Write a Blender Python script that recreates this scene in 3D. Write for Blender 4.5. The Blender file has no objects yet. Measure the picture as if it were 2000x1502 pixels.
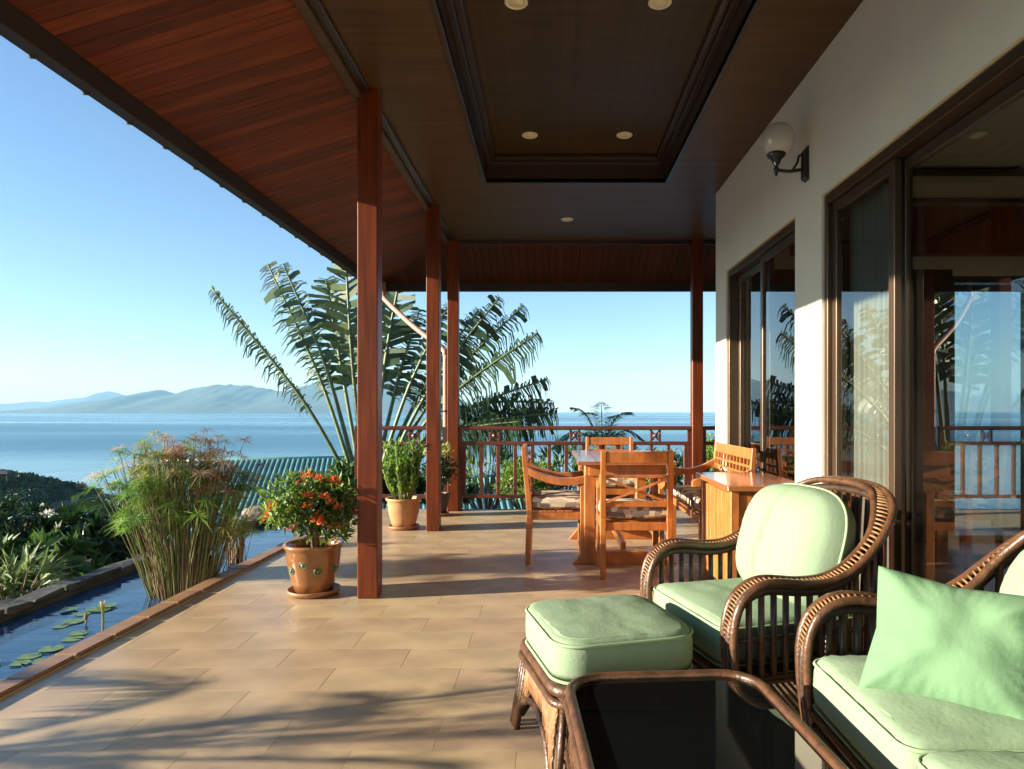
import bpy, bmesh, math, random
from mathutils import Vector, Matrix, noise
random.seed(7)
R = math.radians
sc = bpy.context.scene
col = sc.collection

# ------------------------------------------------------------------ camera, sky, sun, exposure
FPX, VX, HY, H = 1333.0, 1075.0, 803.0, 1.2      # focal length in photo pixels, vanishing point, eye height
cam_d = bpy.data.cameras.new("camera"); cam = bpy.data.objects.new("camera", cam_d); col.objects.link(cam)
cam.location = (0, 0, H); cam.rotation_euler = (R(90), 0, 0)
cam_d.sensor_width = 36; cam_d.sensor_fit = 'HORIZONTAL'; cam_d.lens = FPX / 2000 * 36
cam_d.shift_x = -(VX - 1000) / 2000; cam_d.shift_y = (HY - 751) / 2000
cam_d.clip_start = 0.05; cam_d.clip_end = 80000
sc.camera = cam

SUN = Vector((1.0, 0.18, -0.25)).normalized()     # direction the light travels
elev = math.asin(-SUN.z); azim = math.atan2(-SUN.x, -SUN.y)
w = bpy.data.worlds.new("World"); sc.world = w; w.use_nodes = True
nt = w.node_tree; bg = nt.nodes["Background"]
sky = nt.nodes.new("ShaderNodeTexSky"); sky.sky_type = 'NISHITA'; sky.sun_disc = False
sky.sun_elevation = elev; sky.sun_rotation = azim
sky.altitude = 30; sky.air_density = 0.95; sky.dust_density = 0.0; sky.ozone_density = 3.0
nt.links.new(sky.outputs[0], bg.inputs[0]); bg.inputs[1].default_value = 0.068
sd = bpy.data.lights.new("sun", 'SUN'); so = bpy.data.objects.new("sun", sd); col.objects.link(so)
sd.energy = 4.9; sd.angle = R(0.6); sd.color = (1.0, 0.89, 0.68)
so.location = (-30, -6, 12); so.rotation_euler = SUN.to_track_quat('-Z', 'Y').to_euler()
vs_ = sc.view_settings
vs_.view_transform = 'Standard'; vs_.look = 'None'; vs_.gamma = 1; vs_.exposure = 1.85; vs_.use_curve_mapping = False
cy = sc.cycles
cy.use_denoising = True; cy.max_bounces = 9; cy.diffuse_bounces = 5; cy.glossy_bounces = 4
cy.transmission_bounces = 4; cy.transparent_max_bounces = 24; cy.volume_bounces = 1
cy.caustics_reflective = False; cy.caustics_refractive = False; cy.sample_clamp_indirect = 6
cy.use_adaptive_sampling = True; cy.adaptive_threshold = 0.02

def P(x, y, D):                                   # photo pixel + distance -> point
    return Vector(((x - VX) * D / FPX, D, H - (y - HY) * D / FPX))

# ------------------------------------------------------------------ materials
MATS = {}
def mat(name, c, rough=0.5, var=0.0, scale=6.0, stretch=(1, 1, 1), bump=0.0, bscale=60.0, spec=0.5,
        orand=0.0, coat=0.0, metal=0.0, transl=0.0, hue=0.0, detail=4.0, bdetail=3):
    m = bpy.data.materials.new(name); m.use_nodes = True; MATS[name] = m
    n = m.node_tree.nodes; l = m.node_tree.links
    b = n["Principled BSDF"]; out = n["Material Output"]
    b.inputs["Roughness"].default_value = rough
    b.inputs["Specular IOR Level"].default_value = spec
    b.inputs["Metallic"].default_value = metal
    b.inputs["Coat Weight"].default_value = coat; b.inputs["Coat Roughness"].default_value = 0.12
    tc = n.new("ShaderNodeTexCoord"); mp = n.new("ShaderNodeMapping"); mp.inputs["Scale"].default_value = stretch
    l.new(tc.outputs["Object"], mp.inputs[0])
    no = n.new("ShaderNodeTexNoise"); no.inputs["Scale"].default_value = scale; no.inputs["Detail"].default_value = detail
    l.new(mp.outputs[0], no.inputs["Vector"])
    rp = n.new("ShaderNodeValToRGB")
    rp.color_ramp.elements[0].position = 0.3; rp.color_ramp.elements[1].position = 0.7
    rp.color_ramp.elements[0].color = tuple(max(0, x * (1 - var)) for x in c) + (1,)
    rp.color_ramp.elements[1].color = tuple(min(1, x * (1 + var)) for x in c) + (1,)
    l.new(no.outputs[0], rp.inputs[0])
    src = rp.outputs[0]
    if orand or hue:
        oi = n.new("ShaderNodeObjectInfo"); hs = n.new("ShaderNodeHueSaturation")
        mr = n.new("ShaderNodeMapRange"); mr.inputs[3].default_value = 1 - orand; mr.inputs[4].default_value = 1 + orand
        l.new(oi.outputs["Random"], mr.inputs[0]); l.new(mr.outputs[0], hs.inputs["Value"])
        if hue:
            mh = n.new("ShaderNodeMapRange"); mh.inputs[3].default_value = 0.5 - hue; mh.inputs[4].default_value = 0.5 + hue
            l.new(oi.outputs["Random"], mh.inputs[0]); l.new(mh.outputs[0], hs.inputs["Hue"])
        l.new(src, hs.inputs["Color"]); src = hs.outputs[0]
    l.new(src, b.inputs["Base Color"])
    if bump:
        bn = n.new("ShaderNodeTexNoise"); bn.inputs["Scale"].default_value = bscale; bn.inputs["Detail"].default_value = bdetail
        l.new(mp.outputs[0], bn.inputs["Vector"])
        bu = n.new("ShaderNodeBump"); bu.inputs["Strength"].default_value = bump; bu.inputs["Distance"].default_value = 0.01
        l.new(bn.outputs[0], bu.inputs["Height"]); l.new(bu.outputs[0], b.inputs["Normal"])
    if transl:
        tr = n.new("ShaderNodeBsdfTranslucent"); mx = n.new("ShaderNodeMixShader"); mx.inputs[0].default_value = transl
        l.new(src, tr.inputs[0]); l.new(b.outputs[0], mx.inputs[1]); l.new(tr.outputs[0], mx.inputs[2])
        l.new(mx.outputs[0], out.inputs[0])
    m["src"] = 0
    return m

def groove(m, axis, pitch, depth=0.5, dark=0.55):
    """tongue-and-groove lines along a board axis, finer than can be picked apart"""
    n = m.node_tree.nodes; l = m.node_tree.links; b = n["Principled BSDF"]
    tc = n.new("ShaderNodeTexCoord"); sp = n.new("ShaderNodeSeparateXYZ"); l.new(tc.outputs["Object"], sp.inputs[0])
    dv = n.new("ShaderNodeMath"); dv.operation = 'DIVIDE'; dv.inputs[1].default_value = pitch; l.new(sp.outputs[axis], dv.inputs[0])
    fr = n.new("ShaderNodeMath"); fr.operation = 'FRACT'; l.new(dv.outputs[0], fr.inputs[0])
    fl = n.new("ShaderNodeMath"); fl.operation = 'FLOOR'; l.new(dv.outputs[0], fl.inputs[0])
    wn = n.new("ShaderNodeTexWhiteNoise"); wn.noise_dimensions = '1D'; l.new(fl.outputs[0], wn.inputs["W"])
    pg = n.new("ShaderNodeMath"); pg.operation = 'PINGPONG'; pg.inputs[1].default_value = 0.5; l.new(fr.outputs[0], pg.inputs[0])
    ra = n.new("ShaderNodeMapRange"); ra.inputs[1].default_value = 0.0; ra.inputs[2].default_value = 0.09
    ra.inputs[3].default_value = dark; ra.inputs[4].default_value = 1.0; l.new(pg.outputs[0], ra.inputs[0])
    rv = n.new("ShaderNodeMapRange"); rv.inputs[3].default_value = 0.85; rv.inputs[4].default_value = 1.12; l.new(wn.outputs[0], rv.inputs[0])
    mu = n.new("ShaderNodeMath"); mu.operation = 'MULTIPLY'; l.new(ra.outputs[0], mu.inputs[0]); l.new(rv.outputs[0], mu.inputs[1])
    hs = n.new("ShaderNodeHueSaturation"); l.new(mu.outputs[0], hs.inputs["Value"])
    old = b.inputs["Base Color"].links[0].from_socket; l.new(old, hs.inputs["Color"]); l.new(hs.outputs[0], b.inputs["Base Color"])
    bu = n.new("ShaderNodeBump"); bu.inputs["Strength"].default_value = depth; bu.inputs["Distance"].default_value = 0.006
    l.new(ra.outputs[0], bu.inputs["Height"]); l.new(bu.outputs[0], b.inputs["Normal"])
    return m

def glass_mat(name, tint, boost):
    m = bpy.data.materials.new(name); m.use_nodes = True; MATS[name] = m
    n = m.node_tree.nodes; l = m.node_tree.links; n.remove(n["Principled BSDF"]); out = n["Material Output"]
    t = n.new("ShaderNodeBsdfTransparent"); t.inputs[0].default_value = (*tint, 1)
    g = n.new("ShaderNodeBsdfGlossy"); g.inputs["Roughness"].default_value = 0.0
    fr = n.new("ShaderNodeFresnel"); fr.inputs[0].default_value = 1.5
    ge = n.new("ShaderNodeNewGeometry")
    inv = n.new("ShaderNodeMath"); inv.operation = 'SUBTRACT'; inv.inputs[0].default_value = 1; l.new(ge.outputs["Backfacing"], inv.inputs[1])
    mu = n.new("ShaderNodeMath"); mu.operation = 'MULTIPLY'; mu.inputs[1].default_value = boost; mu.use_clamp = True; l.new(fr.outputs[0], mu.inputs[0])
    m2 = n.new("ShaderNodeMath"); m2.operation = 'MULTIPLY'; l.new(mu.outputs[0], m2.inputs[0]); l.new(inv.outputs[0], m2.inputs[1])
    mx = n.new("ShaderNodeMixShader"); l.new(m2.outputs[0], mx.inputs[0]); l.new(t.outputs[0], mx.inputs[1]); l.new(g.outputs[0], mx.inputs[2])
    l.new(mx.outputs[0], out.inputs[0]); return m

mat("plaster", (0.88, 0.825, 0.67), 0.75, 0.03, 3, bump=0.08, bscale=90)
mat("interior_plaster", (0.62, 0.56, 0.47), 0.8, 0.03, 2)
mat("column_wood", (0.135, 0.027, 0.006), 0.42, 0.35, 5, (6, 6, 0.5), bump=0.05, bscale=30, coat=0.05, spec=0.25)
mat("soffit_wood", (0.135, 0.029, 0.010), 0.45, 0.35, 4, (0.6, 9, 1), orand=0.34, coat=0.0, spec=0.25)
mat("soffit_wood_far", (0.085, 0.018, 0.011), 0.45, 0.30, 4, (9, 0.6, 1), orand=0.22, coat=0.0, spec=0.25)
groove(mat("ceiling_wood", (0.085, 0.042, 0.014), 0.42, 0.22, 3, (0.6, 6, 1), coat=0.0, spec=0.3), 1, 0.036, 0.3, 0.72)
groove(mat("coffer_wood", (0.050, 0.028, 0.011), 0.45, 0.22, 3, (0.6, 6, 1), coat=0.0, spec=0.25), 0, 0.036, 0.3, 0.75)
mat("trim_wood", (0.030, 0.012, 0.007), 0.42, 0.2, 5, (4, 0.6, 4), coat=0.2)
mat("fascia_wood", (0.024, 0.017, 0.014), 0.55, 0.3, 5, (3, 0.6, 3))
mat("roof_clay", (0.07, 0.06, 0.055), 0.6, 0.2, 4)
mat("tile", (0.455, 0.325, 0.200), 0.36, 0.20, 3.5, (1, 1, 1), bump=0.03, bscale=25, orand=0.06, hue=0.008, spec=0.5)
mat("grout", (0.42, 0.31, 0.20), 0.7, 0.1, 5)
mat("kerb_tile", (0.30, 0.165, 0.088), 0.45, 0.2, 6, bump=0.1, bscale=30, orand=0.08)
mat("stone_dark", (0.050, 0.050, 0.046), 0.75, 0.45, 9, bump=0.6, bscale=22, orand=0.2)
mat("stone_pale", (0.33, 0.27, 0.20), 0.85, 0.3, 5, bump=0.5, bscale=14)
mat("concrete", (0.30, 0.29, 0.27), 0.8, 0.15, 4)
mat("soil", (0.05, 0.038, 0.024), 0.95, 0.3, 4, bump=0.4, bscale=8)
mat("bronze_frame", (0.10, 0.065, 0.042), 0.32, 0.1, 3, metal=0.55)
mat("black_metal", (0.012, 0.012, 0.013), 0.38, 0.1, 8)
mat("globe_glass", (0.88, 0.86, 0.80), 0.18, 0.02, 2, transl=0.45)
mat("lamp_white", (0.80, 0.74, 0.55), 0.45, 0.03, 3)
mat("pipe", (0.42, 0.23, 0.17), 0.42, 0.1, 5)
mat("teak", (0.42, 0.140, 0.034), 0.36, 0.28, 5, (5, 5, 1.2), bump=0.04, bscale=40, orand=0.07, coat=0.2)
mat("teak_top", (0.33, 0.12, 0.042), 0.20, 0.2, 4, (1, 6, 1), coat=0.5)
mat("rattan", (0.085, 0.037, 0.017), 0.40, 0.45, 26, bump=0.3, bscale=80, coat=0.15)
mat("rattan_light", (0.25, 0.125, 0.055), 0.55, 0.35, 30)
mat("rattan_dark", (0.040, 0.020, 0.012), 0.45, 0.4, 26, bump=0.25, bscale=80)
mat("green_fabric", (0.225, 0.308, 0.208), 0.9, 0.03, 9, bump=0.14, bscale=75, spec=0.12, bdetail=14)
mat("pillow_fabric", (0.140, 0.250, 0.145), 0.9, 0.03, 9, bump=0.14, bscale=75, spec=0.12, bdetail=14)
mat("piping_fabric", (0.26, 0.37, 0.22), 0.8, 0.05, 5, spec=0.2)
mat("black_glass", (0.004, 0.005, 0.005), 0.02, 0.0, 2, spec=0.5)
mat("curtain", (0.56, 0.50, 0.40), 0.9, 0.05, 3, transl=0.3)
mat("pot_glaze", (0.26, 0.108, 0.036), 0.22, 0.25, 5, (1, 1, 1), bump=0.04, bscale=12, coat=0.6)
mat("pot_matt", (0.46, 0.235, 0.105), 0.55, 0.25, 6, bump=0.15, bscale=20)
mat("pot_dark", (0.055, 0.022, 0.014), 0.4, 0.2, 5)
mat("saucer_clay", (0.30, 0.145, 0.065), 0.5, 0.25, 6)
mat("medallion", (0.10, 0.17, 0.09), 0.35, 0.3, 40)
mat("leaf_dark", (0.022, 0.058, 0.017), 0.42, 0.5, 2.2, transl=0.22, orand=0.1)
mat("leaf_mid", (0.065, 0.140, 0.028), 0.45, 0.45, 2.5, transl=0.30, orand=0.12)
mat("leaf_bright", (0.17, 0.275, 0.040), 0.5, 0.35, 3, transl=0.38, orand=0.12)
mat("leaf_yellow", (0.42, 0.42, 0.12), 0.5, 0.3, 4, transl=0.5)
mat("leaf_variegated", (0.20, 0.27, 0.11), 0.45, 0.55, 14, transl=0.3)
mat("leaf_red", (0.46, 0.22, 0.13), 0.6, 0.4, 9, transl=0.45)
mat("leaf_sedge", (0.24, 0.40, 0.07), 0.5, 0.35, 5, transl=0.5)
mat("leaf_sedge_deep", (0.12, 0.25, 0.05), 0.5, 0.35, 5, transl=0.5)
mat("leaf_dry", (0.58, 0.40, 0.28), 0.7, 0.35, 9, transl=0.45)
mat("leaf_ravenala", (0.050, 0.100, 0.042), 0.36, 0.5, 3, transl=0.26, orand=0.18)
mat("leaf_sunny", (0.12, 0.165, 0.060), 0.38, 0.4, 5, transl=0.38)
mat("petiole", (0.12, 0.165, 0.070), 0.45, 0.25, 6)
mat("stem_brown", (0.22, 0.14, 0.08), 0.8, 0.4, 18, (2, 2, 0.5))
mat("stem_green", (0.17, 0.20, 0.06), 0.6, 0.4, 14)
mat("bark", (0.11, 0.085, 0.060), 0.85, 0.35, 10, bump=0.5, bscale=18)
mat("flower_orange", (0.70, 0.17, 0.055), 0.55, 0.3, 20, transl=0.3, orand=0.15)
mat("flower_white", (0.75, 0.74, 0.66), 0.6, 0.05, 5, transl=0.3)
mat("lily_pad", (0.14, 0.22, 0.045), 0.35, 0.35, 18, transl=0.1)
mat("lily_bud", (0.45, 0.42, 0.22), 0.5, 0.2, 20, transl=0.2)
mat("teal_roof", (0.125, 0.270, 0.245), 0.38, 0.25, 2, orand=0.12)
mat("neighbour_wall", (0.55, 0.50, 0.42), 0.8, 0.05, 2)
mat("hill_forest", (0.022, 0.040, 0.026), 0.95, 0.4, 0.004)
mat("headland_rock", (0.055, 0.052, 0.036), 0.9, 0.4, 0.35, bump=0.5, bscale=0.6)
mat("railing_wood", (0.115, 0.026, 0.015), 0.36, 0.3, 5, (1, 5, 5), coat=0.2)
glass_mat("window_glass", (0.76, 0.81, 0.82), 2.1)

def patch_fabric(name, scale):
    m = mat(name, (0.6, 0.55, 0.45), 0.9, 0.03, 4, bump=0.1, bscale=200, spec=0.2)
    n = m.node_tree.nodes; l = m.node_tree.links; b = n["Principled BSDF"]
    tc = n.new("ShaderNodeTexCoord"); mp = n.new("ShaderNodeMapping"); mp.inputs["Scale"].default_value = scale
    l.new(tc.outputs["Object"], mp.inputs[0])
    vo = n.new("ShaderNodeTexVoronoi"); vo.distance = 'CHEBYCHEV'; vo.inputs["Scale"].default_value = 1; vo.inputs["Randomness"].default_value = 0.8
    l.new(mp.outputs[0], vo.inputs["Vector"])
    wn = n.new("ShaderNodeSeparateColor"); l.new(vo.outputs["Color"], wn.inputs[0])
    rp = n.new("ShaderNodeValToRGB"); rp.color_ramp.interpolation = 'CONSTANT'
    e = rp.color_ramp.elements; e[0].position = 0; e[0].color = (0.62, 0.55, 0.43, 1); e[1].position = 0.3; e[1].color = (0.15, 0.125, 0.115, 1)
    for p_, c_ in ((0.52, (0.50, 0.42, 0.31)), (0.72, (0.27, 0.20, 0.16)), (0.88, (0.66, 0.60, 0.50))):
        x = e.new(p_); x.color = (*c_, 1)
    l.new(wn.outputs[0], rp.inputs[0]); l.new(rp.outputs[0], b.inputs["Base Color"])
patch_fabric("patch_fabric", (22, 13, 30))

def water_mat(name, colr, rough, layers, strength, dist):
    m = bpy.data.materials.new(name); m.use_nodes = True; MATS[name] = m
    n = m.node_tree.nodes; l = m.node_tree.links; b = n["Principled BSDF"]
    b.inputs["Base Color"].default_value = (*colr, 1); b.inputs["Roughness"].default_value = rough; b.inputs["IOR"].default_value = 1.33
    tc = n.new("ShaderNodeTexCoord"); prev = None
    for sc_, st, wgt in layers:
        mp = n.new("ShaderNodeMapping"); mp.inputs["Scale"].default_value = st; l.new(tc.outputs["Object"], mp.inputs[0])
        no = n.new("ShaderNodeTexNoise"); no.inputs["Scale"].default_value = sc_; no.inputs["Detail"].default_value = 3; l.new(mp.outputs[0], no.inputs["Vector"])
        mu = n.new("ShaderNodeMath"); mu.operation = 'MULTIPLY_ADD'; mu.inputs[1].default_value = wgt; l.new(no.outputs[0], mu.inputs[0])
        if prev is None: mu.inputs[2].default_value = 0
        else: l.new(prev, mu.inputs[2])
        prev = mu.outputs[0]
    bu = n.new("ShaderNodeBump"); bu.inputs["Strength"].default_value = strength; bu.inputs["Distance"].default_value = dist
    l.new(prev, bu.inputs["Height"]); l.new(bu.outputs[0], b.inputs["Normal"])
    return m
water_mat("pool_water", (0.018, 0.062, 0.140), 0.05, ((3.0, (0.6, 1.8, 1), 1.0), (9, (0.5, 1.9, 1), 0.35)), 0.16, 0.03)
sw = water_mat("sea_water", (0.045, 0.170, 0.260), 0.22, ((0.05, (1, 0.6, 1), 1.0), (0.4, (1, 0.7, 1), 0.35)), 0.6, 1.6)
def sea_bands(m):
    n = m.node_tree.nodes; l = m.node_tree.links; b = n["Principled BSDF"]
    tc = n.new("ShaderNodeTexCoord"); mp = n.new("ShaderNodeMapping"); mp.inputs["Scale"].default_value = (0.0005, 0.0022, 1); l.new(tc.outputs["Object"], mp.inputs[0])
    no = n.new("ShaderNodeTexNoise"); no.inputs["Scale"].default_value = 1; no.inputs["Detail"].default_value = 4; l.new(mp.outputs[0], no.inputs["Vector"])
    r = n.new("ShaderNodeMapRange"); r.inputs[1].default_value = 0.35; r.inputs[2].default_value = 0.65; r.inputs[3].default_value = 0.12; r.inputs[4].default_value = 0.38
    l.new(no.outputs[0], r.inputs[0]); l.new(r.outputs[0], b.inputs["Roughness"])
sea_bands(sw)

# ------------------------------------------------------------------ mesh helpers
class MB:
    def __init__(s): s.v = []; s.f = []; s.s = []
    def add(s, vs, fs, smooth=False):
        o = len(s.v); s.v.extend(tuple(v) for v in vs)
        s.f.extend(tuple(i + o for i in f) for f in fs); s.s.extend([smooth] * len(fs)); return s
    def hexa(s, c):                               # 8 corners: bottom 4, top 4
        return s.add(c, [(3, 2, 1, 0), (4, 5, 6, 7), (0, 1, 5, 4), (1, 2, 6, 5), (2, 3, 7, 6), (3, 0, 4, 7)])
    def box(s, x0, x1, y0, y1, z0, z1):
        return s.hexa([(x0, y0, z0), (x1, y0, z0), (x1, y1, z0), (x0, y1, z0), (x0, y0, z1), (x1, y0, z1), (x1, y1, z1), (x0, y1, z1)])
    def bar(s, p0, p1, wd, ht, up=(0, 0, 1), w1=None, h1=None):
        p0, p1 = Vector(p0), Vector(p1); t = (p1 - p0).normalized(); up = Vector(up)
        a = t.cross(up)
        if a.length < 1e-4: a = t.cross(Vector((0, 1, 0)))
        a.normalize(); u = a.cross(t); w1 = w1 or wd; h1 = h1 or ht; c = []
        for p, ww, hh in ((p0, wd, ht), (p1, w1, h1)):
            for i, j in ((-1, -1), (1, -1), (1, 1), (-1, 1)): c.append(p + a * (i * ww / 2) + u * (j * hh / 2))
        return s.add(c, [(0, 3, 2, 1), (4, 5, 6, 7), (0, 1, 5, 4), (1, 2, 6, 5), (2, 3, 7, 6), (3, 0, 4, 7)][::1])
    def tube(s, pts, r, n=8, closed=False):
        pts = [Vector(p) for p in pts]; k = len(pts); rs = r if isinstance(r, (list, tuple)) else [r] * k
        rings = []; a = None
        for i, p in enumerate(pts):
            if closed: t = (pts[(i + 1) % k] - pts[i - 1])
            else: t = pts[min(i + 1, k - 1)] - pts[max(i - 1, 0)]
            t = t.normalized() if t.length > 1e-9 else Vector((0, 0, 1))
            if a is None: a = t.cross(Vector((0, 0, 1)) if abs(t.z) < 0.9 else Vector((1, 0, 0)))
            a = (a - t * a.dot(t))
            a = a.normalized() if a.length > 1e-6 else t.orthogonal().normalized()
            b = t.cross(a)
            rings.append([p + (a * math.cos(2 * math.pi * j / n) + b * math.sin(2 * math.pi * j / n)) * rs[i] for j in range(n)])
        vs = [v for rg in rings for v in rg]; fs = []
        m_ = k if closed else k - 1
        for i in range(m_):
            i2 = (i + 1) % k
            for j in range(n):
                j2 = (j + 1) % n; fs.append((i * n + j, i * n + j2, i2 * n + j2, i2 * n + j))
        if not closed: fs += [tuple(range(n - 1, -1, -1)), tuple((k - 1) * n + j for j in range(n))]
        return s.add(vs, fs, True)
    def lathe(s, prof, c=(0, 0, 0), n=28):
        vs = []; fs = []
        for r, z in prof:
            for j in range(n): vs.append((c[0] + r * math.cos(2 * math.pi * j / n), c[1] + r * math.sin(2 * math.pi * j / n), c[2] + z))
        for i in range(len(prof) - 1):
            for j in range(n):
                j2 = (j + 1) % n; fs.append((i * n + j, i * n + j2, (i + 1) * n + j2, (i + 1) * n + j))
        if prof[0][0] > 1e-4: fs.append(tuple(range(n - 1, -1, -1)))
        if prof[-1][0] > 1e-4: fs.append(tuple((len(prof) - 1) * n + j for j in range(n)))
        return s.add(vs, fs, True)
    def leaf(s, base, d, nrm, L, W, fold=0.25, droop=0.0):
        d = Vector(d).normalized(); nrm = Vector(nrm); sd_ = d.cross(nrm)
        if sd_.length < 1e-4: sd_ = d.orthogonal()
        sd_.normalize(); up = sd_.cross(d).normalized(); base = Vector(base)
        g = Vector((0, 0, -droop * L))
        m_ = base + d * (L * 0.45) + g * 0.3; tip = base + d * L + g
        return s.add([base, m_ + sd_ * (W / 2) + up * (W * fold), m_, m_ - sd_ * (W / 2) + up * (W * fold), tip],
                     [(0, 1, 2), (0, 2, 3), (2, 1, 4), (3, 2, 4)])
    def mesh(s, name, bevel=0.0):
        m = bpy.data.meshes.new(name); m.from_pydata(s.v, [], s.f); m.update()
        m.polygons.foreach_set("use_smooth", s.s)
        if bevel:
            bm = bmesh.new(); bm.from_mesh(m)
            bmesh.ops.recalc_face_normals(bm, faces=bm.faces[:])
            es = [e for e in bm.edges if len(e.link_faces) == 2 and e.calc_face_angle(0) > 0.6]
            bmesh.ops.bevel(bm, geom=es, offset=bevel, segments=1, affect='EDGES', profile=0.5, clamp_overlap=True)
            bm.to_mesh(m); bm.free()
        else:
            bm = bmesh.new(); bm.from_mesh(m)
            if len(bm.faces) < 4000: bmesh.ops.recalc_face_normals(bm, faces=bm.faces[:])
            bm.to_mesh(m); bm.free()
        return m

def obj(name, data, m=None, parent=None, bevel=0.0, loc=None):
    """data: MB or Mesh; local coordinates of the parent"""
    me = data.mesh(name, bevel) if isinstance(data, MB) else data
    if m and not me.materials: me.materials.append(MATS[m])
    o = bpy.data.objects.new(name, me); col.objects.link(o)
    if parent: o.parent = parent
    if loc is not None: o.location = loc
    return o
def wloc(o):
    v = Vector((0, 0, 0))
    while o: v += Vector(o.location); o = o.parent
    return v
def wobj(name, data, m, parent, bevel=0.0):       # geometry given in world coordinates, parent unrotated
    o = obj(name, data, m, parent, bevel); o.location = -wloc(parent); return o
def tag(o, label=None, cat=None, group=None, kind=None):
    if label: o["label"] = label
    if cat: o["category"] = cat
    if group: o["group"] = group
    if kind: o["kind"] = kind
    return o
def thing(name, label, cat, loc=(0, 0, 0), rz=0.0, group=None):
    o = bpy.data.objects.new(name, None); col.objects.link(o); o.empty_display_size = 0.1
    o.location = loc; o.rotation_euler = (0, 0, rz); return tag(o, label, cat, group)
def copy_tree(o, parent=None):
    c = o.copy(); col.objects.link(c); c.parent = parent
    for ch in o.children: copy_tree(ch, c)
    return c
def spline(pts, n=6, closed=False):
    pts = [Vector(p) for p in pts]; k = len(pts); out = []
    rng = range(k) if closed else range(k - 1)
    for i in rng:
        if closed: a, b, c, d = pts[i - 1], pts[i], pts[(i + 1) % k], pts[(i + 2) % k]
        else: a, b, c, d = pts[max(i - 1, 0)], pts[i], pts[i + 1], pts[min(i + 2, k - 1)]
        for j in range(n):
            t = j / n
            out.append(0.5 * ((2 * b) + (c - a) * t + (2 * a - 5 * b + 4 * c - d) * t * t + (3 * b - a - 3 * c + d) * t ** 3))
    if not closed: out.append(pts[-1])
    return out
def rnd(a, b): return random.uniform(a, b)
def rdir(zmin=-1.0):
    while True:
        v = Vector((rnd(-1, 1), rnd(-1, 1), rnd(-1, 1)))
        if 0.05 < v.length < 1 and v.normalized().z >= zmin: return v.normalized()

# ------------------------------------------------------------------ the wide setting: sea, hills, slope
SEA = -25.0
m_ = MB(); m_.add([(-19000, -2500, SEA), (19000, -2500, SEA), (19000, 19000, SEA), (-19000, 19000, SEA)], [(0, 1, 2, 3)])
tag(obj("sea", m_, "sea_water"), kind="structure")

def hill(name, prof, D, depth, seed):
    mb = MB(); nx, ny = 180, 24
    xs = [prof[0][0] + (prof[-1][0] - prof[0][0]) * i / nx for i in range(nx + 1)]
    def hy(x):
        for (a, b), (c, d) in zip(prof, prof[1:]):
            if a <= x <= c:
                t = (x - a) / (c - a); t = t * t * (3 - 2 * t); return b + (d - b) * t
        return 803
    vs = []
    for i, x in enumerate(xs):
        h = (803 - hy(x)) * D / FPX * (1 + .10 * noise.fractal(Vector((x / 26, seed, 0)), 1, 2, 4)) + 26
        for j in range(ny + 1):
            t = j / ny * 2 - 1
            y = D + t * depth; X = (x - VX) * D / FPX
            k = (1 - abs(t)) ** 0.8
            nz = noise.fractal(Vector((X / 700, y / 700, seed)), 1.0, 2.0, 5) * 0.30 * min(1, 2.2 * (1 - k) * k + 0.06)
            vs.append((X, y, SEA - 3 + h * (k + nz)))
    fs = [(i * (ny + 1) + j, (i + 1) * (ny + 1) + j, (i + 1) * (ny + 1) + j + 1, i * (ny + 1) + j + 1) for i in range(nx) for j in range(ny)]
    mb.add(vs, fs, True)
    return tag(obj(name, mb, "hill_forest"), kind="structure")
hill("hill", [(90, 803), (130, 795), (190, 786), (245, 774), (285, 764), (305, 761), (345, 768), (380, 758), (425, 750), (470, 752), (505, 755), (545, 764), (580, 758), (615, 748), (660, 743),
              (700, 739), (750, 742), (800, 748), (850, 762), (880, 774), (930, 790), (960, 803)], 9000, 1500, 3.1)
hill("hill", [(-260, 803), (-120, 797), (-40, 799), (20, 794), (60, 784), (100, 785), (140, 779), (180, 776), (215, 765), (245, 774), (290, 781), (400, 790), (520, 803)], 14500, 2200, 9.7)

def ground_z(X, Y):
    dx = max(0, -3.55 - X); dy = max(0, Y - 8.6) if X < 6.5 else max(0, Y - 8.6)
    d = math.hypot(dx, dy)
    return max(SEA - 3, -0.95 - 0.30 * d - 0.002 * d * d)
mb = MB(); NX, NY = 90, 80; vs = []
for i in range(NX + 1):
    for j in range(NY + 1):
        X = -120 + 190 * i / NX; Y = -40 + 140 * j / NY
        d = math.hypot(max(0, -3.55 - X), max(0, Y - 8.6))
        vs.append((X, Y, ground_z(X, Y) + noise.noise(Vector((X / 5, Y / 5, 0))) * 0.3 * min(1, d / 6) - (0.03 if d == 0 else 0)))
mb.add(vs, [(i * (NY + 1) + j, (i + 1) * (NY + 1) + j, (i + 1) * (NY + 1) + j + 1, i * (NY + 1) + j + 1) for i in range(NX) for j in range(NY)], True)
tag(obj("ground", mb, "soil"), kind="structure")

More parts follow.
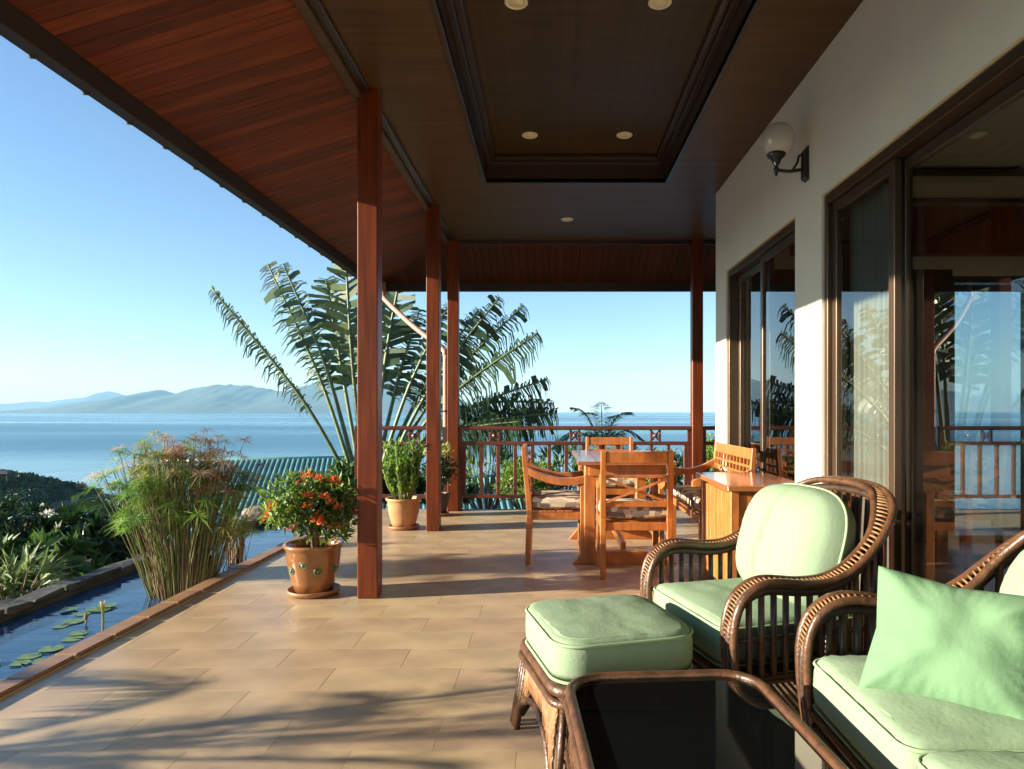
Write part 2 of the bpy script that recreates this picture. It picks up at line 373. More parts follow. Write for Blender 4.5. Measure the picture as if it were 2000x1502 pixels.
# wooded headland with a rocky tip
def head_h(X, Y):
    prof = [(-330, 18), (-200, 12), (-160, 9.6), (-151, 9.2), (-146, 7.8), (-143, 5.8), (-138, 6.0), (-135, 4.0), (-133, 2.6), (-125, 1.8), (-121, -1)]
    h = -1
    for (a, b), (c, d) in zip(prof, prof[1:]):
        if a <= X <= c: h = b + (d - b) * (X - a) / (c - a)
    t = (Y - 188) / 26
    return h * max(0, 1 - t * t) - 0.8
mb = MB(); vs = []; NX, NY = 110, 26
for i in range(NX + 1):
    for j in range(NY + 1):
        X = -330 + 216 * (i / NX) ** 0.7; Y = 160 + 56 * j / NY
        vs.append((X, Y, SEA + head_h(X, Y) + noise.fractal(Vector((X / 4, Y / 4, 2)), 1, 2, 4) * 0.9))
mb.add(vs, [(i * (NY + 1) + j, (i + 1) * (NY + 1) + j, (i + 1) * (NY + 1) + j + 1, i * (NY + 1) + j + 1) for i in range(NX) for j in range(NY)], True)
tag(obj("headland", mb, "headland_rock"), kind="structure")
mb = MB()
cl = []
while len(cl) < 620:
    X = rnd(-190, -123); Y = rnd(168, 208)
    h = head_h(X, Y)
    if h > 1.6 and X < -132.5: cl.append((X, Y, h, rnd(0.9, 2.0)))
for X, Y, h, r in cl:
    for k in range(46):
        d = rdir(-0.2); p = Vector((X, Y, SEA + h - 0.3)) + Vector((d.x * r, d.y * r, d.z * r * 0.8)) * rnd(0.7, 1.05)
        mb.leaf(p, rdir(-0.3), d, rnd(0.6, 1.1), rnd(0.4, 0.7))
tag(obj("woodland", mb, "leaf_dark"), "dark green woods covering the headland across the water", "woods", kind="stuff")
t = thing("pavilion", "tiny flat roofed pavilion on top of the dark headland", "pavilion", P(6, 935, 183) - Vector((0, 0, 0.6)))
m1 = MB(); m1.hexa([(-2.6, -1.6, 2.0), (2.6, -1.6, 2.0), (2.6, 1.6, 2.0), (-2.6, 1.6, 2.0), (-1.6, -0.8, 2.7), (1.6, -0.8, 2.7), (1.6, 0.8, 2.7), (-1.6, 0.8, 2.7)]); obj("roof", m1, "fascia_wood", t)
for sx in (-2, 2):
    for sy in (-1.2, 1.2): obj("post", MB().box(sx - .1, sx + .1, sy - .1, sy + .1, -0.6, 2.0), "fascia_wood", t)

# ------------------------------------------------------------------ terrace floor
WX = 1.57                                        # outer face of the house wall
fl = tag(obj("terrace_floor", MB().box(-2.28, WX + .1, -4, 8.30, -0.30, -0.0006).box(WX + .1, 6.4, 6.40, 8.30, -0.30, -0.0006), "grout"), kind="structure")
TL, TR = 0.584, 0.260
row0 = 2.41                                       # a joint line read off the photograph
def tilemesh(wd, dp):
    return MB().box(-wd / 2, wd / 2, -dp / 2, dp / 2, -0.012, 0.0).mesh("floor_tile", 0.0004)
tcache = {}
def place_tiles(x0, x1, y0, y1):
    k0 = math.floor((y0 - row0) / TR)
    k = k0
    while row0 + k * TR < y1:
        ya, yb = max(row0 + k * TR, y0), min(row0 + (k + 1) * TR, y1); k += 1
        if yb - ya < 0.03: continue
        off = -0.418 if (k - 1) % 2 == 0 else -0.702
        i = math.floor((x0 - off) / TL)
        while off + i * TL < x1:
            xa, xb = max(off + i * TL, x0), min(off + (i + 1) * TL, x1); i += 1
            if xb - xa < 0.03: continue
            key = (round(xb - xa, 3), round(yb - ya, 3))
            if key not in tcache: tcache[key] = tilemesh(key[0] - 0.0022, key[1] - 0.0022)
            o = obj("floor_tile", tcache[key], "tile", fl); o.location = ((xa + xb) / 2, (ya + yb) / 2, rnd(-0.0001, 0.0001))
place_tiles(-2.28, WX - 0.002, 0.85, 8.30)
place_tiles(WX - 0.002 + 0.002, 4.6, 6.49, 8.30)
tag(obj("terrace_floor", MB().box(-2.28, WX - 0.002, -4, 0.845, -0.0035, 0.0002), "tile"), kind="structure")
tag(obj("terrace_edge", MB().box(-2.46, 6.4, 8.302, 8.46, -0.5, -0.012), "concrete", None, 0.004), kind="structure")

# ------------------------------------------------------------------ ornamental pool
kb = obj("pool_kerb", MB().box(-2.40, -2.285, -4, 8.30, -0.5, 0.008), "grout"); tag(kb, kind="structure")
y = -3.9
while y < 8.25:
    L = min(0.30, 8.28 - y)
    o = obj("kerb_tile", MB().box(-2.405, -2.290, y + .003, y + L - .003, 0.006, 0.024 + rnd(-.001, .001)), "kerb_tile", kb, 0.008); y += 0.30
tag(obj("pool_water", MB().add([(-3.5, -4, -0.12), (-2.39, -4, -0.12), (-2.39, 8.1, -0.12), (-3.5, 8.1, -0.12)], [(0, 1, 2, 3)]), "pool_water"), kind="structure")
tag(obj("pool_floor", MB().box(-3.6, -2.40, -4, 8.2, -0.75, -0.6), "stone_dark"), kind="structure")
pw = thing("pool_wall", "low dark wet stone wall along the outer edge of the pool", "wall", (-3.5, 2, -0.9))
wobj("wall_body", MB().box(-3.57, -3.43, -4, 8.0, -1.2, -0.085), "stone_dark", pw)
y = -3.9
def stone(mb, x0, x1, y0, y1, z0, z1, j=0.012):
    c = [(x0, y0, z0), (x1, y0, z0), (x1, y1, z0), (x0, y1, z0), (x0, y0, z1), (x1, y0, z1), (x1, y1, z1), (x0, y1, z1)]
    return mb.hexa([(a + rnd(-j, j), b + rnd(-j / 2, j / 2), d + rnd(-j, j)) for a, b, d in c])
while y < 7.6:
    L = rnd(0.22, 0.42)
    wobj("coping_stone", stone(MB(), -3.58, -3.41, y + .006, y + L - .006, -0.09, -0.045, 0.014), "stone_dark", pw, 0.012); y += L
pts = [(-3.53, 7.6), (-3.50, 7.9), (-3.38, 8.12), (-3.15, 8.22), (-2.9, 8.25), (-2.6, 8.26), (-2.44, 8.26)]
for (ax, ay), (bx, by) in zip(pts, pts[1:]):
    mb = MB(); mb.bar((ax, ay, -.07), (bx, by, -.07), 0.24, 0.05); wobj("coping_stone", mb, "stone_dark", pw, 0.01)
    mb = MB(); mb.bar((ax, ay, -.5), (bx, by, -.5), 0.18, 0.8); wobj("wall_body", mb, "stone_dark", pw)
def rock(name, label, c, r, m, seed, group=None):
    bm = bmesh.new(); bmesh.ops.create_icosphere(bm, subdivisions=3, radius=1)
    for v in bm.verts:
        d = v.co.normalized(); k = 1 + 0.22 * noise.fractal(d * 1.3 + Vector((seed, 0, 0)), 1, 2, 4)
        v.co = Vector((d.x * r[0], d.y * r[1], d.z * r[2])) * k
    me = bpy.data.meshes.new(name); bm.to_mesh(me); bm.free()
    for p in me.polygons: p.use_smooth = True
    o = obj(name, me, m); o.location = c; o.rotation_euler = (0, 0, seed); return tag(o, label, "rock", group)
rock("boulder", "pale rounded boulder at the far end of the pool, biggest of the three", P(505, 1003, 8.35), (0.19, 0.14, 0.10), "stone_pale", 0.3)
rock("boulder", "dark boulder between the two pale ones behind the pool", P(538, 1001, 8.45), (0.10, 0.12, 0.10), "stone_dark", 1.9)
rock("boulder", "small pale boulder beside the kerb behind the orange flowers", P(580, 1004, 8.45), (0.15, 0.10, 0.08), "stone_pale", 2.8)

# ------------------------------------------------------------------ the house
hs = thing("house", "cream villa with dark wooden veranda roof on red brown posts", "house", (3.0, 2.0, 0))
CZ = 3.26
w1 = MB()
w1.box(WX, WX + .2, 6.10, 6.48, -0.3, 3.5).box(WX, WX + .2, 4.38, 6.10, 2.45, 3.5).box(WX, WX + .2, 3.95, 4.38, -0.3, 3.5)
w1.box(WX, WX + .2, 0.40, 3.95, 2.45, 3.5).box(WX, WX + .2, -4, 0.40, -0.3, 3.5)
wobj("wall", w1, "plaster", hs)
w2 = MB(); w2.box(WX + .2, 3.70, 6.28, 6.48, -0.3, 3.5).box(4.48, 6.2, 6.28, 6.48, -0.3, 3.5).box(3.70, 4.48, 6.28, 6.48, 2.45, 3.5)
w2.box(6.0, 6.2, -4, 6.28, -0.3, 3.5).box(WX + .2, 6.0, -4.2, -4, -0.3, 3.5)
wobj("wall", w2, "interior_plaster", hs)
wobj("interior_floor", MB().box(WX + .2, 6.0, -4, 6.28, -0.3, -0.002).box(WX - .0, WX + .2, 0.4, 3.95, -.3, -.001).box(WX, WX + .2, 4.38, 6.10, -.3, -.001), "tile", hs)
wobj("interior_ceiling", MB().box(WX + .2, 6.0, -4, 6.28, 3.43, 3.5), "interior_plaster", hs)
wobj("cornice", MB().box(WX + .2, 6.0, 6.20, 6.277, 3.36, 3.40).box(WX + .2, 6.0, 6.24, 6.277, 3.12, 3.15), "trim_wood", hs)
wobj("pelmet", MB().box(2.2, 5.9, 6.16, 6.277, 2.62, 3.05), "column_wood", hs, 0.006)
wobj("shade_panel", MB().box(WX + .26, 3.69, 6.262, 6.278, 0.0, 2.50).box(4.49, 5.98, 6.262, 6.278, 0.0, 2.50), "trim_wood", hs)  # dark sheets added to stand in for shade on the inner end wall
wobj("smoke_detector", MB().lathe([(0.0, 0.0), (0.05, 0.0), (0.06, 0.03), (0.06, 0.035)], (3.0, 4.6, 3.395), 20), "lamp_white", hs)

def sliding(name, panels, y0, y1, z1, label):
    g = wobj(name, MB().box(WX + .015, WX + .165, y0, y0 + .045, 0.0, z1).box(WX + .015, WX + .165, y1 - .045, y1, 0.0, z1)
             .box(WX + .015, WX + .165, y0 + .046, y1 - .046, z1 - .055, z1 - .001).box(WX + .015, WX + .165, y0 + .046, y1 - .046, 0.0, 0.03), "bronze_frame", hs, 0.003)
    g["label"] = label
    for ya, yb, X in panels:
        s = 0.055
        f = MB().box(X - .018, X + .018, ya, ya + s, .032, z1 - .058).box(X - .018, X + .018, yb - s, yb, .032, z1 - .058)
        f.box(X - .017, X + .017, ya + s, yb - s, .032, .032 + s).box(X - .017, X + .017, ya + s, yb - s, z1 - .058 - s, z1 - .058)
        fo = wobj("panel_frame", f, "bronze_frame", g, 0.003)
        wobj("pane", MB().box(X - .003, X + .003, ya + s - .008, yb - s + .008, .08, z1 - .108), "window_glass", g)
    return g
sliding("sliding_window", [(5.19, 6.055, WX + .115), (4.425, 5.245, WX + .06)], 4.38, 6.10, 2.445, "tall bronze framed sliding window behind the wooden bench")
sliding("sliding_door", [(3.20, 3.905, WX + .060), (1.72, 3.26, WX + .115), (0.445, 1.78, WX + .060)], 0.40, 3.95, 2.445, "wide bronze framed sliding glass door behind the rattan seats")
g = wobj("end_window", MB().box(3.70, 3.745, 6.32, 6.44, 0, 2.449).box(4.435, 4.48, 6.32, 6.44, 0, 2.449).box(3.746, 4.434, 6.32, 6.44, 2.39, 2.449).box(3.746, 4.434, 6.32, 6.44, 0, .05), "bronze_frame", hs)
wobj("pane", MB().box(3.74, 4.44, 6.377, 6.383, .05, 2.39), "window_glass", g)
# curtain drawn behind the first door panel
mb = MB(); n = 120; vs = []
for i in range(n + 1):
    yy = 3.30 + 0.64 * i / n; xx = 1.722 + 0.012 * math.sin(i * 0.62) + 0.004 * math.sin(i * 1.7)
    vs += [(xx, yy, 0.03), (xx, yy, 2.5)]
mb.add(vs, [(2 * i, 2 * i + 2, 2 * i + 3, 2 * i + 1) for i in range(n)], True)
cu = wobj("curtain", mb, "curtain", hs); so_ = cu.modifiers.new("s", 'SOLIDIFY'); so_.thickness = 0.003

# posts
for (x0, yf) in ((-1.235, 4.36), (-1.24, 6.81), (-1.235, 8.17), (1.70, 8.17), (-1.235, -0.8), (-1.235, -3.3)):
    wobj("post", MB().box(x0, x0 + .13, yf, yf + .13, 0.001, CZ + .03), "column_wood", hs, 0.006)
# flat ceiling ring around the coffer
cx0, cx1, cy0, cy1 = -0.575, 1.03, 1.2, 6.13
ce = MB()
ce.box(-1.21, cx0, -4, 8.22, CZ, CZ + .03).box(cx1, WX, -4, 8.22, CZ, CZ + .03).box(cx0, cx1, cy1, 8.22, CZ, CZ + .03).box(cx0, cx1, -4, cy0, CZ, CZ + .03).box(WX, 6.4, 6.48, 8.22, CZ, CZ + .03)
wobj("ceiling", ce, "ceiling_wood", hs)
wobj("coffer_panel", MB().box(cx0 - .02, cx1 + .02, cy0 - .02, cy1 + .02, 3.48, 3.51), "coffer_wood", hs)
cb = MB(); a = 0.055
for (x0, x1, y0, y1) in ((cx0 - .03, cx0, cy0, cy1), (cx1, cx1 + .03, cy0, cy1), (cx0, cx1, cy1, cy1 + .03), (cx0, cx1, cy0 - .03, cy0)): cb.box(x0, x1, y0, y1, CZ - .012, 3.48)
wobj("coffer_side", cb, "trim_wood", hs, 0.003)
cb = MB()
for i, (o_, z0, z1) in enumerate(((0.0, 3.41, 3.478), (0.045, 3.44, 3.477))):
    i0, i1, j0, j1 = cx0 + o_, cx1 - o_, cy0 + o_, cy1 - o_; tck = 0.045
    cb.box(i0, i0 + tck, j0, j1, z0, z1).box(i1 - tck, i1, j0, j1, z0, z1).box(i0 + tck, i1 - tck, j1 - tck, j1, z0, z1).box(i0 + tck, i1 - tck, j0, j0 + tck, z0, z1)
wobj("coffer_moulding", cb, "trim_wood", hs, 0.004)
# beams along the post line
wobj("beam", MB().box(-1.262, -1.205, -4, 8.30, CZ - .055, CZ + .04), "ceiling_wood", hs, 0.004)
wobj("beam", MB().box(-1.204, -1.150, -4, 8.24, CZ - .028, CZ - .001), "trim_wood", hs, 0.004)
wobj("beam", MB().box(-1.15, 6.4, 8.215, 8.27, CZ - .05, CZ + .04), "trim_wood", hs, 0.004)
# sloping soffit: boards down the slope, one by one
SX0, SX1, SZ0, SZ1, SY0, SY1 = -1.25, -2.29, 3.245, 2.93, 8.26, 9.205
s1 = (SZ0 - SZ1) / (SX0 - SX1); s2 = (SZ0 - SZ1) / (SY1 - SY0); hp = (SY1 - SY0) / (SX0 - SX1)
sf = wobj("soffit", MB().hexa([(SX0, -4, SZ0 + .035), (SX1, -4, SZ1 + .035), (SX1, SY1, SZ1 + .035), (SX0, SY0, SZ0 + .035), (SX0, -4, SZ0 + .05), (SX1, -4, SZ1 + .05), (SX1, SY1, SZ1 + .05), (SX0, SY0, SZ0 + .05)])
          .hexa([(SX0, SY0, SZ0 + .035), (SX1, SY1, SZ1 + .035), (6.4, SY1, SZ1 + .035), (6.4, SY0, SZ0 + .035), (SX0, SY0, SZ0 + .05), (SX1, SY1, SZ1 + .05), (6.4, SY1, SZ1 + .05), (6.4, SY0, SZ0 + .05)]), "trim_wood", hs)
def zL(X): return SZ0 - (SX0 - X) * s1
def zF(Y): return SZ0 - (Y - SY0) * s2
y = 0.3; pwid = 0.095
while y < SY1 - .02:
    a, b = y + .002, min(y + pwid - .002, SY1); y += pwid
    xa = SX0 - max(0, (a - SY0) / hp); xb = SX0 - max(0, (b - SY0) / hp); jz = rnd(-.001, .001)
    c = [(xa, a, zL(xa) + jz), (SX1, a, SZ1 + jz), (SX1, b, SZ1 + jz), (xb, b, zL(xb) + jz)]
    wobj("plank", MB().hexa(c + [(p, q, r + .02) for p, q, r in c]), "soffit_wood", sf, 0.003)
wobj("plank_field", MB().hexa([(SX0, -4, SZ0), (SX1, -4, SZ1), (SX1, .298, SZ1), (SX0, .298, SZ0), (SX0, -4, SZ0 + .02), (SX1, -4, SZ1 + .02), (SX1, .298, SZ1 + .02), (SX0, .298, SZ0 + .02)]), "soffit_wood", sf)
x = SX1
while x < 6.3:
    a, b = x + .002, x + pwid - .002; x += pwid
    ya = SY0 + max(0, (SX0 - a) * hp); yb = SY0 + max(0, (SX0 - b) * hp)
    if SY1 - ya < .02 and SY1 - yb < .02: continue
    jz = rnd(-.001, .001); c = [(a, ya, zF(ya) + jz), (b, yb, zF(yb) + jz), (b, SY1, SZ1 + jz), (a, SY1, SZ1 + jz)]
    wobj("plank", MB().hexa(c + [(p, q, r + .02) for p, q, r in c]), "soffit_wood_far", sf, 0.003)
wobj("fascia", MB().box(-2.375, -2.292, -4, 9.275, 2.82, 3.03), "fascia_wood", hs, 0.004)
wobj("fascia", MB().box(-2.291, 6.4, 9.207, 9.275, 2.82, 3.03), "fascia_wood", hs, 0.004)
y = 0.6
while y < 9.2:
    wobj("gutter_bracket", MB().tube([(-2.35, y, 2.817), (-2.378, y, 2.818), (-2.388, y, 2.86), (-2.388, y, 2.98)], 0.008, 6), "fascia_wood", hs); y += 0.36
rf = MB(); e0, e1, f1 = -2.45, 8.4, 9.36
top = [(e0, -4.2, 3.03), (e0, f1, 3.03), (e1, f1, 3.03), (e1, -4.2, 3.03), (2.97, -4.2, 5.0), (2.97, 4.0, 5.0)]
bot = [(x_, y_, z_ - .05) for x_, y_, z_ in top]
rf.add(top + bot, [(0, 4, 5, 1), (1, 5, 2), (2, 5, 4, 3), (6, 7, 11, 10), (7, 8, 11), (8, 9, 10, 11), (0, 1, 7, 6), (1, 2, 8, 7), (2, 3, 9, 8), (0, 6, 10, 4), (4, 10, 9, 3)])
wobj("roof", rf, "roof_clay", hs)
# rain pipe from the eave corner back to the post
dp = spline([(-2.22, 9.10, 2.93), (-2.22, 9.08, 2.74), (-2.17, 9.02, 2.66), (-1.75, 8.63, 2.29), (-1.34, 8.34, 1.98), (-1.275, 8.29, 1.88), (-1.27, 8.28, 1.70), (-1.27, 8.28, 0.05)], 5)
wobj("rain_pipe", MB().tube(dp, 0.034, 12), "pipe", hs)
wobj("pipe_bracket", MB().tube([(-1.31 + 0, 8.28, 1.2), (-1.27, 8.235, 1.2), (-1.23, 8.28, 1.2)], 0.012, 6), "black_metal", hs)

# ------------------------------------------------------------------ railings
def railing(name, x0, x1, label, balx, blocks, Y=8.235):
    t = thing(name, label, "railing", ((x0 + x1) / 2, Y, 0))
    wobj("top_rail", MB().box(x0, x1, Y - .04, Y + .04, 0.972, 1.02), "railing_wood", t, 0.008)
    wobj("middle_rail", MB().box(x0, x1, Y - .025, Y + .025, 0.79, 0.835), "railing_wood", t, 0.005)
    wobj("bottom_rail", MB().box(x0, x1, Y - .025, Y + .025, 0.15, 0.195), "railing_wood", t, 0.005)
    for bx in balx: wobj("baluster", MB().box(bx - .021, bx + .021, Y - .018, Y + .018, 0.195, 0.79), "railing_wood", t, 0.004)
    for bx in blocks:
        for s in (-.052, .052): wobj("block_post", MB().box(bx + s - .014, bx + s + .014, Y - .018, Y + .018, 0.835, 0.972), "railing_wood", t, 0.003)
        for s in (-1, 1): wobj("block_cross", MB().bar((bx - .038, Y + s * .006, .90 - s * .05), (bx + .038, Y + s * .006, .90 + s * .05), 0.02, 0.022, (0, 1, 0)), "railing_wood", t)
        wobj("block_disc", MB().tube([(bx, Y - .022, .9035), (bx, Y + .022, .9035)], 0.026, 10), "railing_wood", t)
    for bx in (x0 + .02, x1 - .02): wobj("newel", MB().box(bx - .019, bx + .019, Y - .022, Y + .022, -0.012, 0.972), "railing_wood", t)
    return t
def xs(px): return (px - VX) * 8.235 / FPX
rows = [xs(940 + 33.2 * k) for k in range(-8, 26)]
bl = [xs(966 + 157 * k) for k in (-1, 0, 1, 2)]
railing("veranda_railing", -2.36, -1.32, "short wooden railing between the pool end and the corner post", [q for q in rows if -2.3 < q < -1.36], [bl[0]])
railing("veranda_railing", -1.10, 1.695, "long wooden railing behind the dining table", [q for q in rows if -1.06 < q < 1.66], bl[1:])
railing("veranda_railing", 1.835, 6.2, "wooden railing past the house corner and post", [1.9 + .205 * k for k in range(1, 21)], [2.35 + 0.97 * k for k in range(4)])

# ------------------------------------------------------------------ fixed lamps
t = thing("wall_lamp", "white glass globe lamp on black iron bracket on the cream wall", "lamp", (WX, 4.17, 2.62))
obj("globe", MB().lathe([(0.002, -.1), (0.045, -.092), (0.08, -.065), (.1, -.02), (.104, .02), (.092, .06), (.06, .094), (.03, .104), (0.002, .106)], (-.19, 0, .24), 28), "globe_glass", t).scale = (.94, .94, .97)
obj("cup", MB().lathe([(0.004, -.12), (.012, -.10), (.016, -.075), (.010, -.06), (.022, -.04), (.03, -.02), (.052, 0), (.058, .014), (.05, .02)], (-.19, 0, .135), 20), "black_metal", t)
obj("arm", MB().tube(spline([(-.01, 0, .06), (-.06, 0, .052), (-.12, 0, .045), (-.19, 0, .055)]), .011, 8).tube(spline([(-.015, 0, .14), (-.05, 0, .14), (-.06, 0, .10), (-.09, 0, .055)]), .007, 8), "black_metal", t)
obj("back_plate", MB().hexa([(-.03, -.035, .0), (0, -.035, -.02), (0, .035, -.02), (-.03, .035, .0), (-.03, -.03, .17), (0, -.03, .2), (0, .03, .2), (-.03, .03, .17)]), "black_metal", t, .006)
GD = "small round downlight set in the dark recessed ceiling panel"
for (x, y, z, lab, gr) in ((-.17, 5.63, 3.48, "round downlight in the recessed panel at the dining table end, over the post side", None), (.61, 5.63, 3.48, "round downlight in the recessed panel at the dining table end, on the house side", None),
                           (-.19, 3.80, 3.48, "round downlight mid recessed panel, over the post side", None), (.61, 3.80, 3.48, "round downlight mid recessed panel, on the house side", None),
                           (.18, 7.32, CZ, "single round downlight in the flat ceiling beyond the recessed panel", None)):
    t = thing("downlight", lab, "downlight", (x, y, z), 0, "round ceiling downlights")
    obj("trim_ring", MB().lathe([(.046, -.001), (.046, -.009), (.058, -.012), (.066, -.006), (.066, -.001)], (0, 0, 0), 26), "lamp_white", t)
    obj("lens", MB().lathe([(0.002, -.007), (.046, -.007), (.046, -.001)], (0, 0, 0), 26), "lamp_white", t)

# ------------------------------------------------------------------ teak dining furniture
def teak_chair(name, label, cat, loc, rz, width=0.52, depth=0.40, lattice=False, ncross=1, group=None, lean=0.05):
    t = thing(name, label, cat, loc, rz, group)   # local: front is -y
    hw, hd = width / 2, depth / 2; s = 0.042; TOPZ = 0.92
    def yb(z): return hd + (0 if z < .44 else lean * (z - .44) / .48)
    for sx in (-1, 1):
        X = sx * (hw - s / 2)
        lg = MB(); lg.bar((X, hd + .015, 0), (X, hd, .44), s, s * 1.0, (0, 1, 0)); obj("rear_leg", lg, "teak", t, .004)
        lg = MB(); lg.bar((X, hd, .44), (X, yb(TOPZ), TOPZ), s, s * 1.05, (0, 1, 0), s * .9, s * .8); obj("back_post", lg, "teak", t, .004)
        obj("front_leg", MB().bar((X, -hd, 0), (X, -hd, .62), s * .85, s * .85, (0, 1, 0), s, s), "teak", t, .004)
        ap = spline([(X, yb(.74) - .01, .74), (X, hd - .07, .695), (X, 0, .655), (X, -hd * .6, .65), (X, -hd - .03, .665), (X, -hd - .075, .645)], 5)
        am = MB(); k = len(ap); vs = []
        for i, p in enumerate(ap):
            wd = .018 + .012 * math.sin(math.pi * min(1, i / (k - 1)))
            for a_, b_ in ((-wd, -.034), (wd, -.034), (wd, .026), (-wd, .026)): vs.append((p.x + a_, p.y, p.z + b_))
        am.add(vs, [(4 * i + j, 4 * i + (j + 1) % 4, 4 * i + 4 + (j + 1) % 4, 4 * i + 4 + j) for i in range(k - 1) for j in range(4)] + [(3, 2, 1, 0), (4 * k - 4, 4 * k - 3, 4 * k - 2, 4 * k - 1)])
        obj("armrest", am, "teak", t, .004)
        obj("side_rail", MB().box(X - .012, X + .012, -hd + s / 2, hd - s / 2, .345, .405), "teak", t, .003)
    iw = hw - s
    obj("front_rail", MB().box(-iw, iw, -hd - .012, -hd + .012, .345, .405), "teak", t, .003)
    obj("rear_rail", MB().box(-iw, iw, hd - .012, hd + .012, .345, .405), "teak", t, .003)
    for k in range(6):
        ys = -hd + .04 + (depth - .08) * k / 5
        obj("seat_slat", MB().box(-hw + .006, hw - .006, ys - .025, ys + .025, .406, .420), "teak", t, .002) if 0 < k < 5 else None
    obj("top_rail", MB().bar((-iw, yb(.87), .872), (iw, yb(.87), .872), .026, .085, (0, lean, .48)), "teak", t, .005)
    obj("lower_back_rail", MB().bar((-iw, yb(.53), .535), (iw, yb(.53), .535), .022, .04, (0, lean, .48)), "teak", t, .003)
    xt = .82
    if lattice:
        for z in (.775, .715): obj("lattice_bar", MB().bar((-iw, yb(z), z), (iw, yb(z), z), .018, .018, (0, lean, .48)), "teak", t)
        nl = max(4, round(width / .11))
        for k in range(1, nl):
            X = -iw + 2 * iw * k / nl
            obj("lattice_bar", MB().bar((X, yb(.715), .715), (X, yb(.83), .83), .018, .016, (0, 1, 0)), "teak", t)
        xt = .71
    else:
        obj("lattice_bar", MB().bar((-iw, yb(.735), .735), (iw, yb(.735), .735), .020, .02, (0, lean, .48)), "teak", t); xt = .73
    for k in range(ncross):
        a_, b_ = -iw + 2 * iw * k / ncross, -iw + 2 * iw * (k + 1) / ncross
        obj("cross_brace", MB().bar((a_, yb(.555) - .004, .55), (b_, yb(xt) - .004, xt - .01), .018, .024, (0, 1, .1)), "teak", t)
        obj("cross_brace", MB().bar((a_, yb(xt) + .006, xt - .01), (b_, yb(.555) + .006, .55), .018, .024, (0, 1, .1)), "teak", t)
    cm = box_cushion(width - .03, depth + .01, .095, .015, .03, 10)
    c = obj("seat_cushion", cm, "patch_fabric", t); c.location = (0, -.01, .421)
    return t

def box_cushion(wd, dp, th, bulge, rad, nseg=14, wr=0.0):
    """boxed cushion with soft top, origin at the middle of its underside"""
    out = []
    hx_, hy2 = wd / 2, dp / 2
    for cx_, cy_, a0, (ex_, ey_) in ((hx_ - rad, hy2 - rad, 0, (-1, 0)), (-hx_ + rad, hy2 - rad, 90, (0, -1)), (-hx_ + rad, -hy2 + rad, 180, (1, 0)), (hx_ - rad, -hy2 + rad, 270, (0, 1))):
        for k in range(7): a = R(a0 + 15 * k); out.append((cx_ + rad * math.cos(a), cy_ + rad * math.sin(a)))
        L_ = (2 * hx_ if ex_ else 2 * hy2) - 2 * rad; lx, ly = out[-1]
        for k in range(1, nseg): out.append((lx + ex_ * L_ * k / nseg, ly + ey_ * L_ * k / nseg))
    n = len(out)
    rings = [(0.90, 0.0), (0.985, 0.008), (1.0, 0.03 if th > .09 else th * .3), (1.004, th * .5), (1.0, th - (.03 if th > .09 else th * .3)), (0.985, th - .006), (0.965, th + .001)] + [(.95 - .91 * k / 15, th) for k in range(16)]
    mb = MB(); vs = []
    for s_, z in rings:
        for i, (x, y) in enumerate(out):
            dz = 0
            pk = wr * .35 * math.sin(i * 2.6) if .9 < s_ < .99 and z > th * .6 else 0
            kk = max(0, .95 - s_) * .9; rr_ = math.hypot(x / wd, y / dp) * 2; ee = 1 / max(rr_, 1e-6) * .98; f_ = s_ * (1 + (ee * min(1, 1) - 1) * kk); aa, bb = abs(x * f_) / (wd / 2), abs(y * f_) / (dp / 2); dz = wr * noise.fractal(Vector((x * f_ * 7, y * f_ * 7, wd * 9)), 1, 2, 3) if z > .02 else 0; zt = th + bulge * 1.1 * ((1 - min(1, aa) ** 4) * (1 - min(1, bb) ** 4)) ** .7 + .001 if s_ < .951 else z; vs.append((x * f_, y * f_, zt + dz + pk))
    fs = [(i * n + j, i * n + (j + 1) % n, (i + 1) * n + (j + 1) % n, (i + 1) * n + j) for i in range(len(rings) - 1) for j in range(n)]
    fs += [tuple(range(n - 1, -1, -1)), tuple((len(rings) - 1) * n + j for j in range(n))]
    mb.add(vs, fs, True); mb.outline = out; return mb

GC = "teak armchairs round the dining table"
teak_chair("dining_chair", "teak armchair with plain crossed back at the table end towards the rattan seats", "chair", (.615, 5.075, 0), R(180), .52, .37, False, 1, GC)
teak_chair("dining_chair", "teak armchair on the post side of the dining table, seen from its side", "chair", (.045, 5.62, 0), R(90), .52, .42, True, 1, GC)
teak_chair("dining_chair", "teak armchair with lattice back at the table end by the railing", "chair", (.645, 7.20, 0), 0, .52, .42, True, 1, GC)
teak_chair("bench", "teak two seat bench with lattice back standing against the window", "bench", (1.32, 5.72, 0), R(-90), 1.18, .36, True, 2, None, .035)
t = thing("dining_table", "teak dining table on sledge feet between the armchairs", "table", (.58, 5.9, 0))
TZ = .82
for k in range(5):
    x0 = .205 + .15 * k; wobj("top_board", MB().box(x0 + .001, x0 + .149, 5.15, 6.62, TZ - .03, TZ), "teak_top", t, .003)
wobj("apron", MB().box(.27, .295, 5.28, 6.52, TZ - .12, TZ - .031).box(.865, .89, 5.28, 6.52, TZ - .12, TZ - .031).box(.296, .864, 5.26, 5.285, TZ - .12, TZ - .031).box(.296, .864, 6.5, 6.525, TZ - .12, TZ - .031), "teak", t, .003)
for yy in (5.38, 6.42):
    for X in (.31, .85): wobj("leg", MB().box(X - .045, X + .045, yy - .03, yy + .03, .09, TZ - .032), "teak", t, .006)
    wobj("sledge_foot", MB().hexa([(.17, yy - .035, 0), (.99, yy - .035, 0), (.99, yy + .035, 0), (.17, yy + .035, 0), (.255, yy - .035, .10), (.905, yy - .035, .10), (.905, yy + .035, .10), (.255, yy + .035, .10)]), "teak", t, .006)
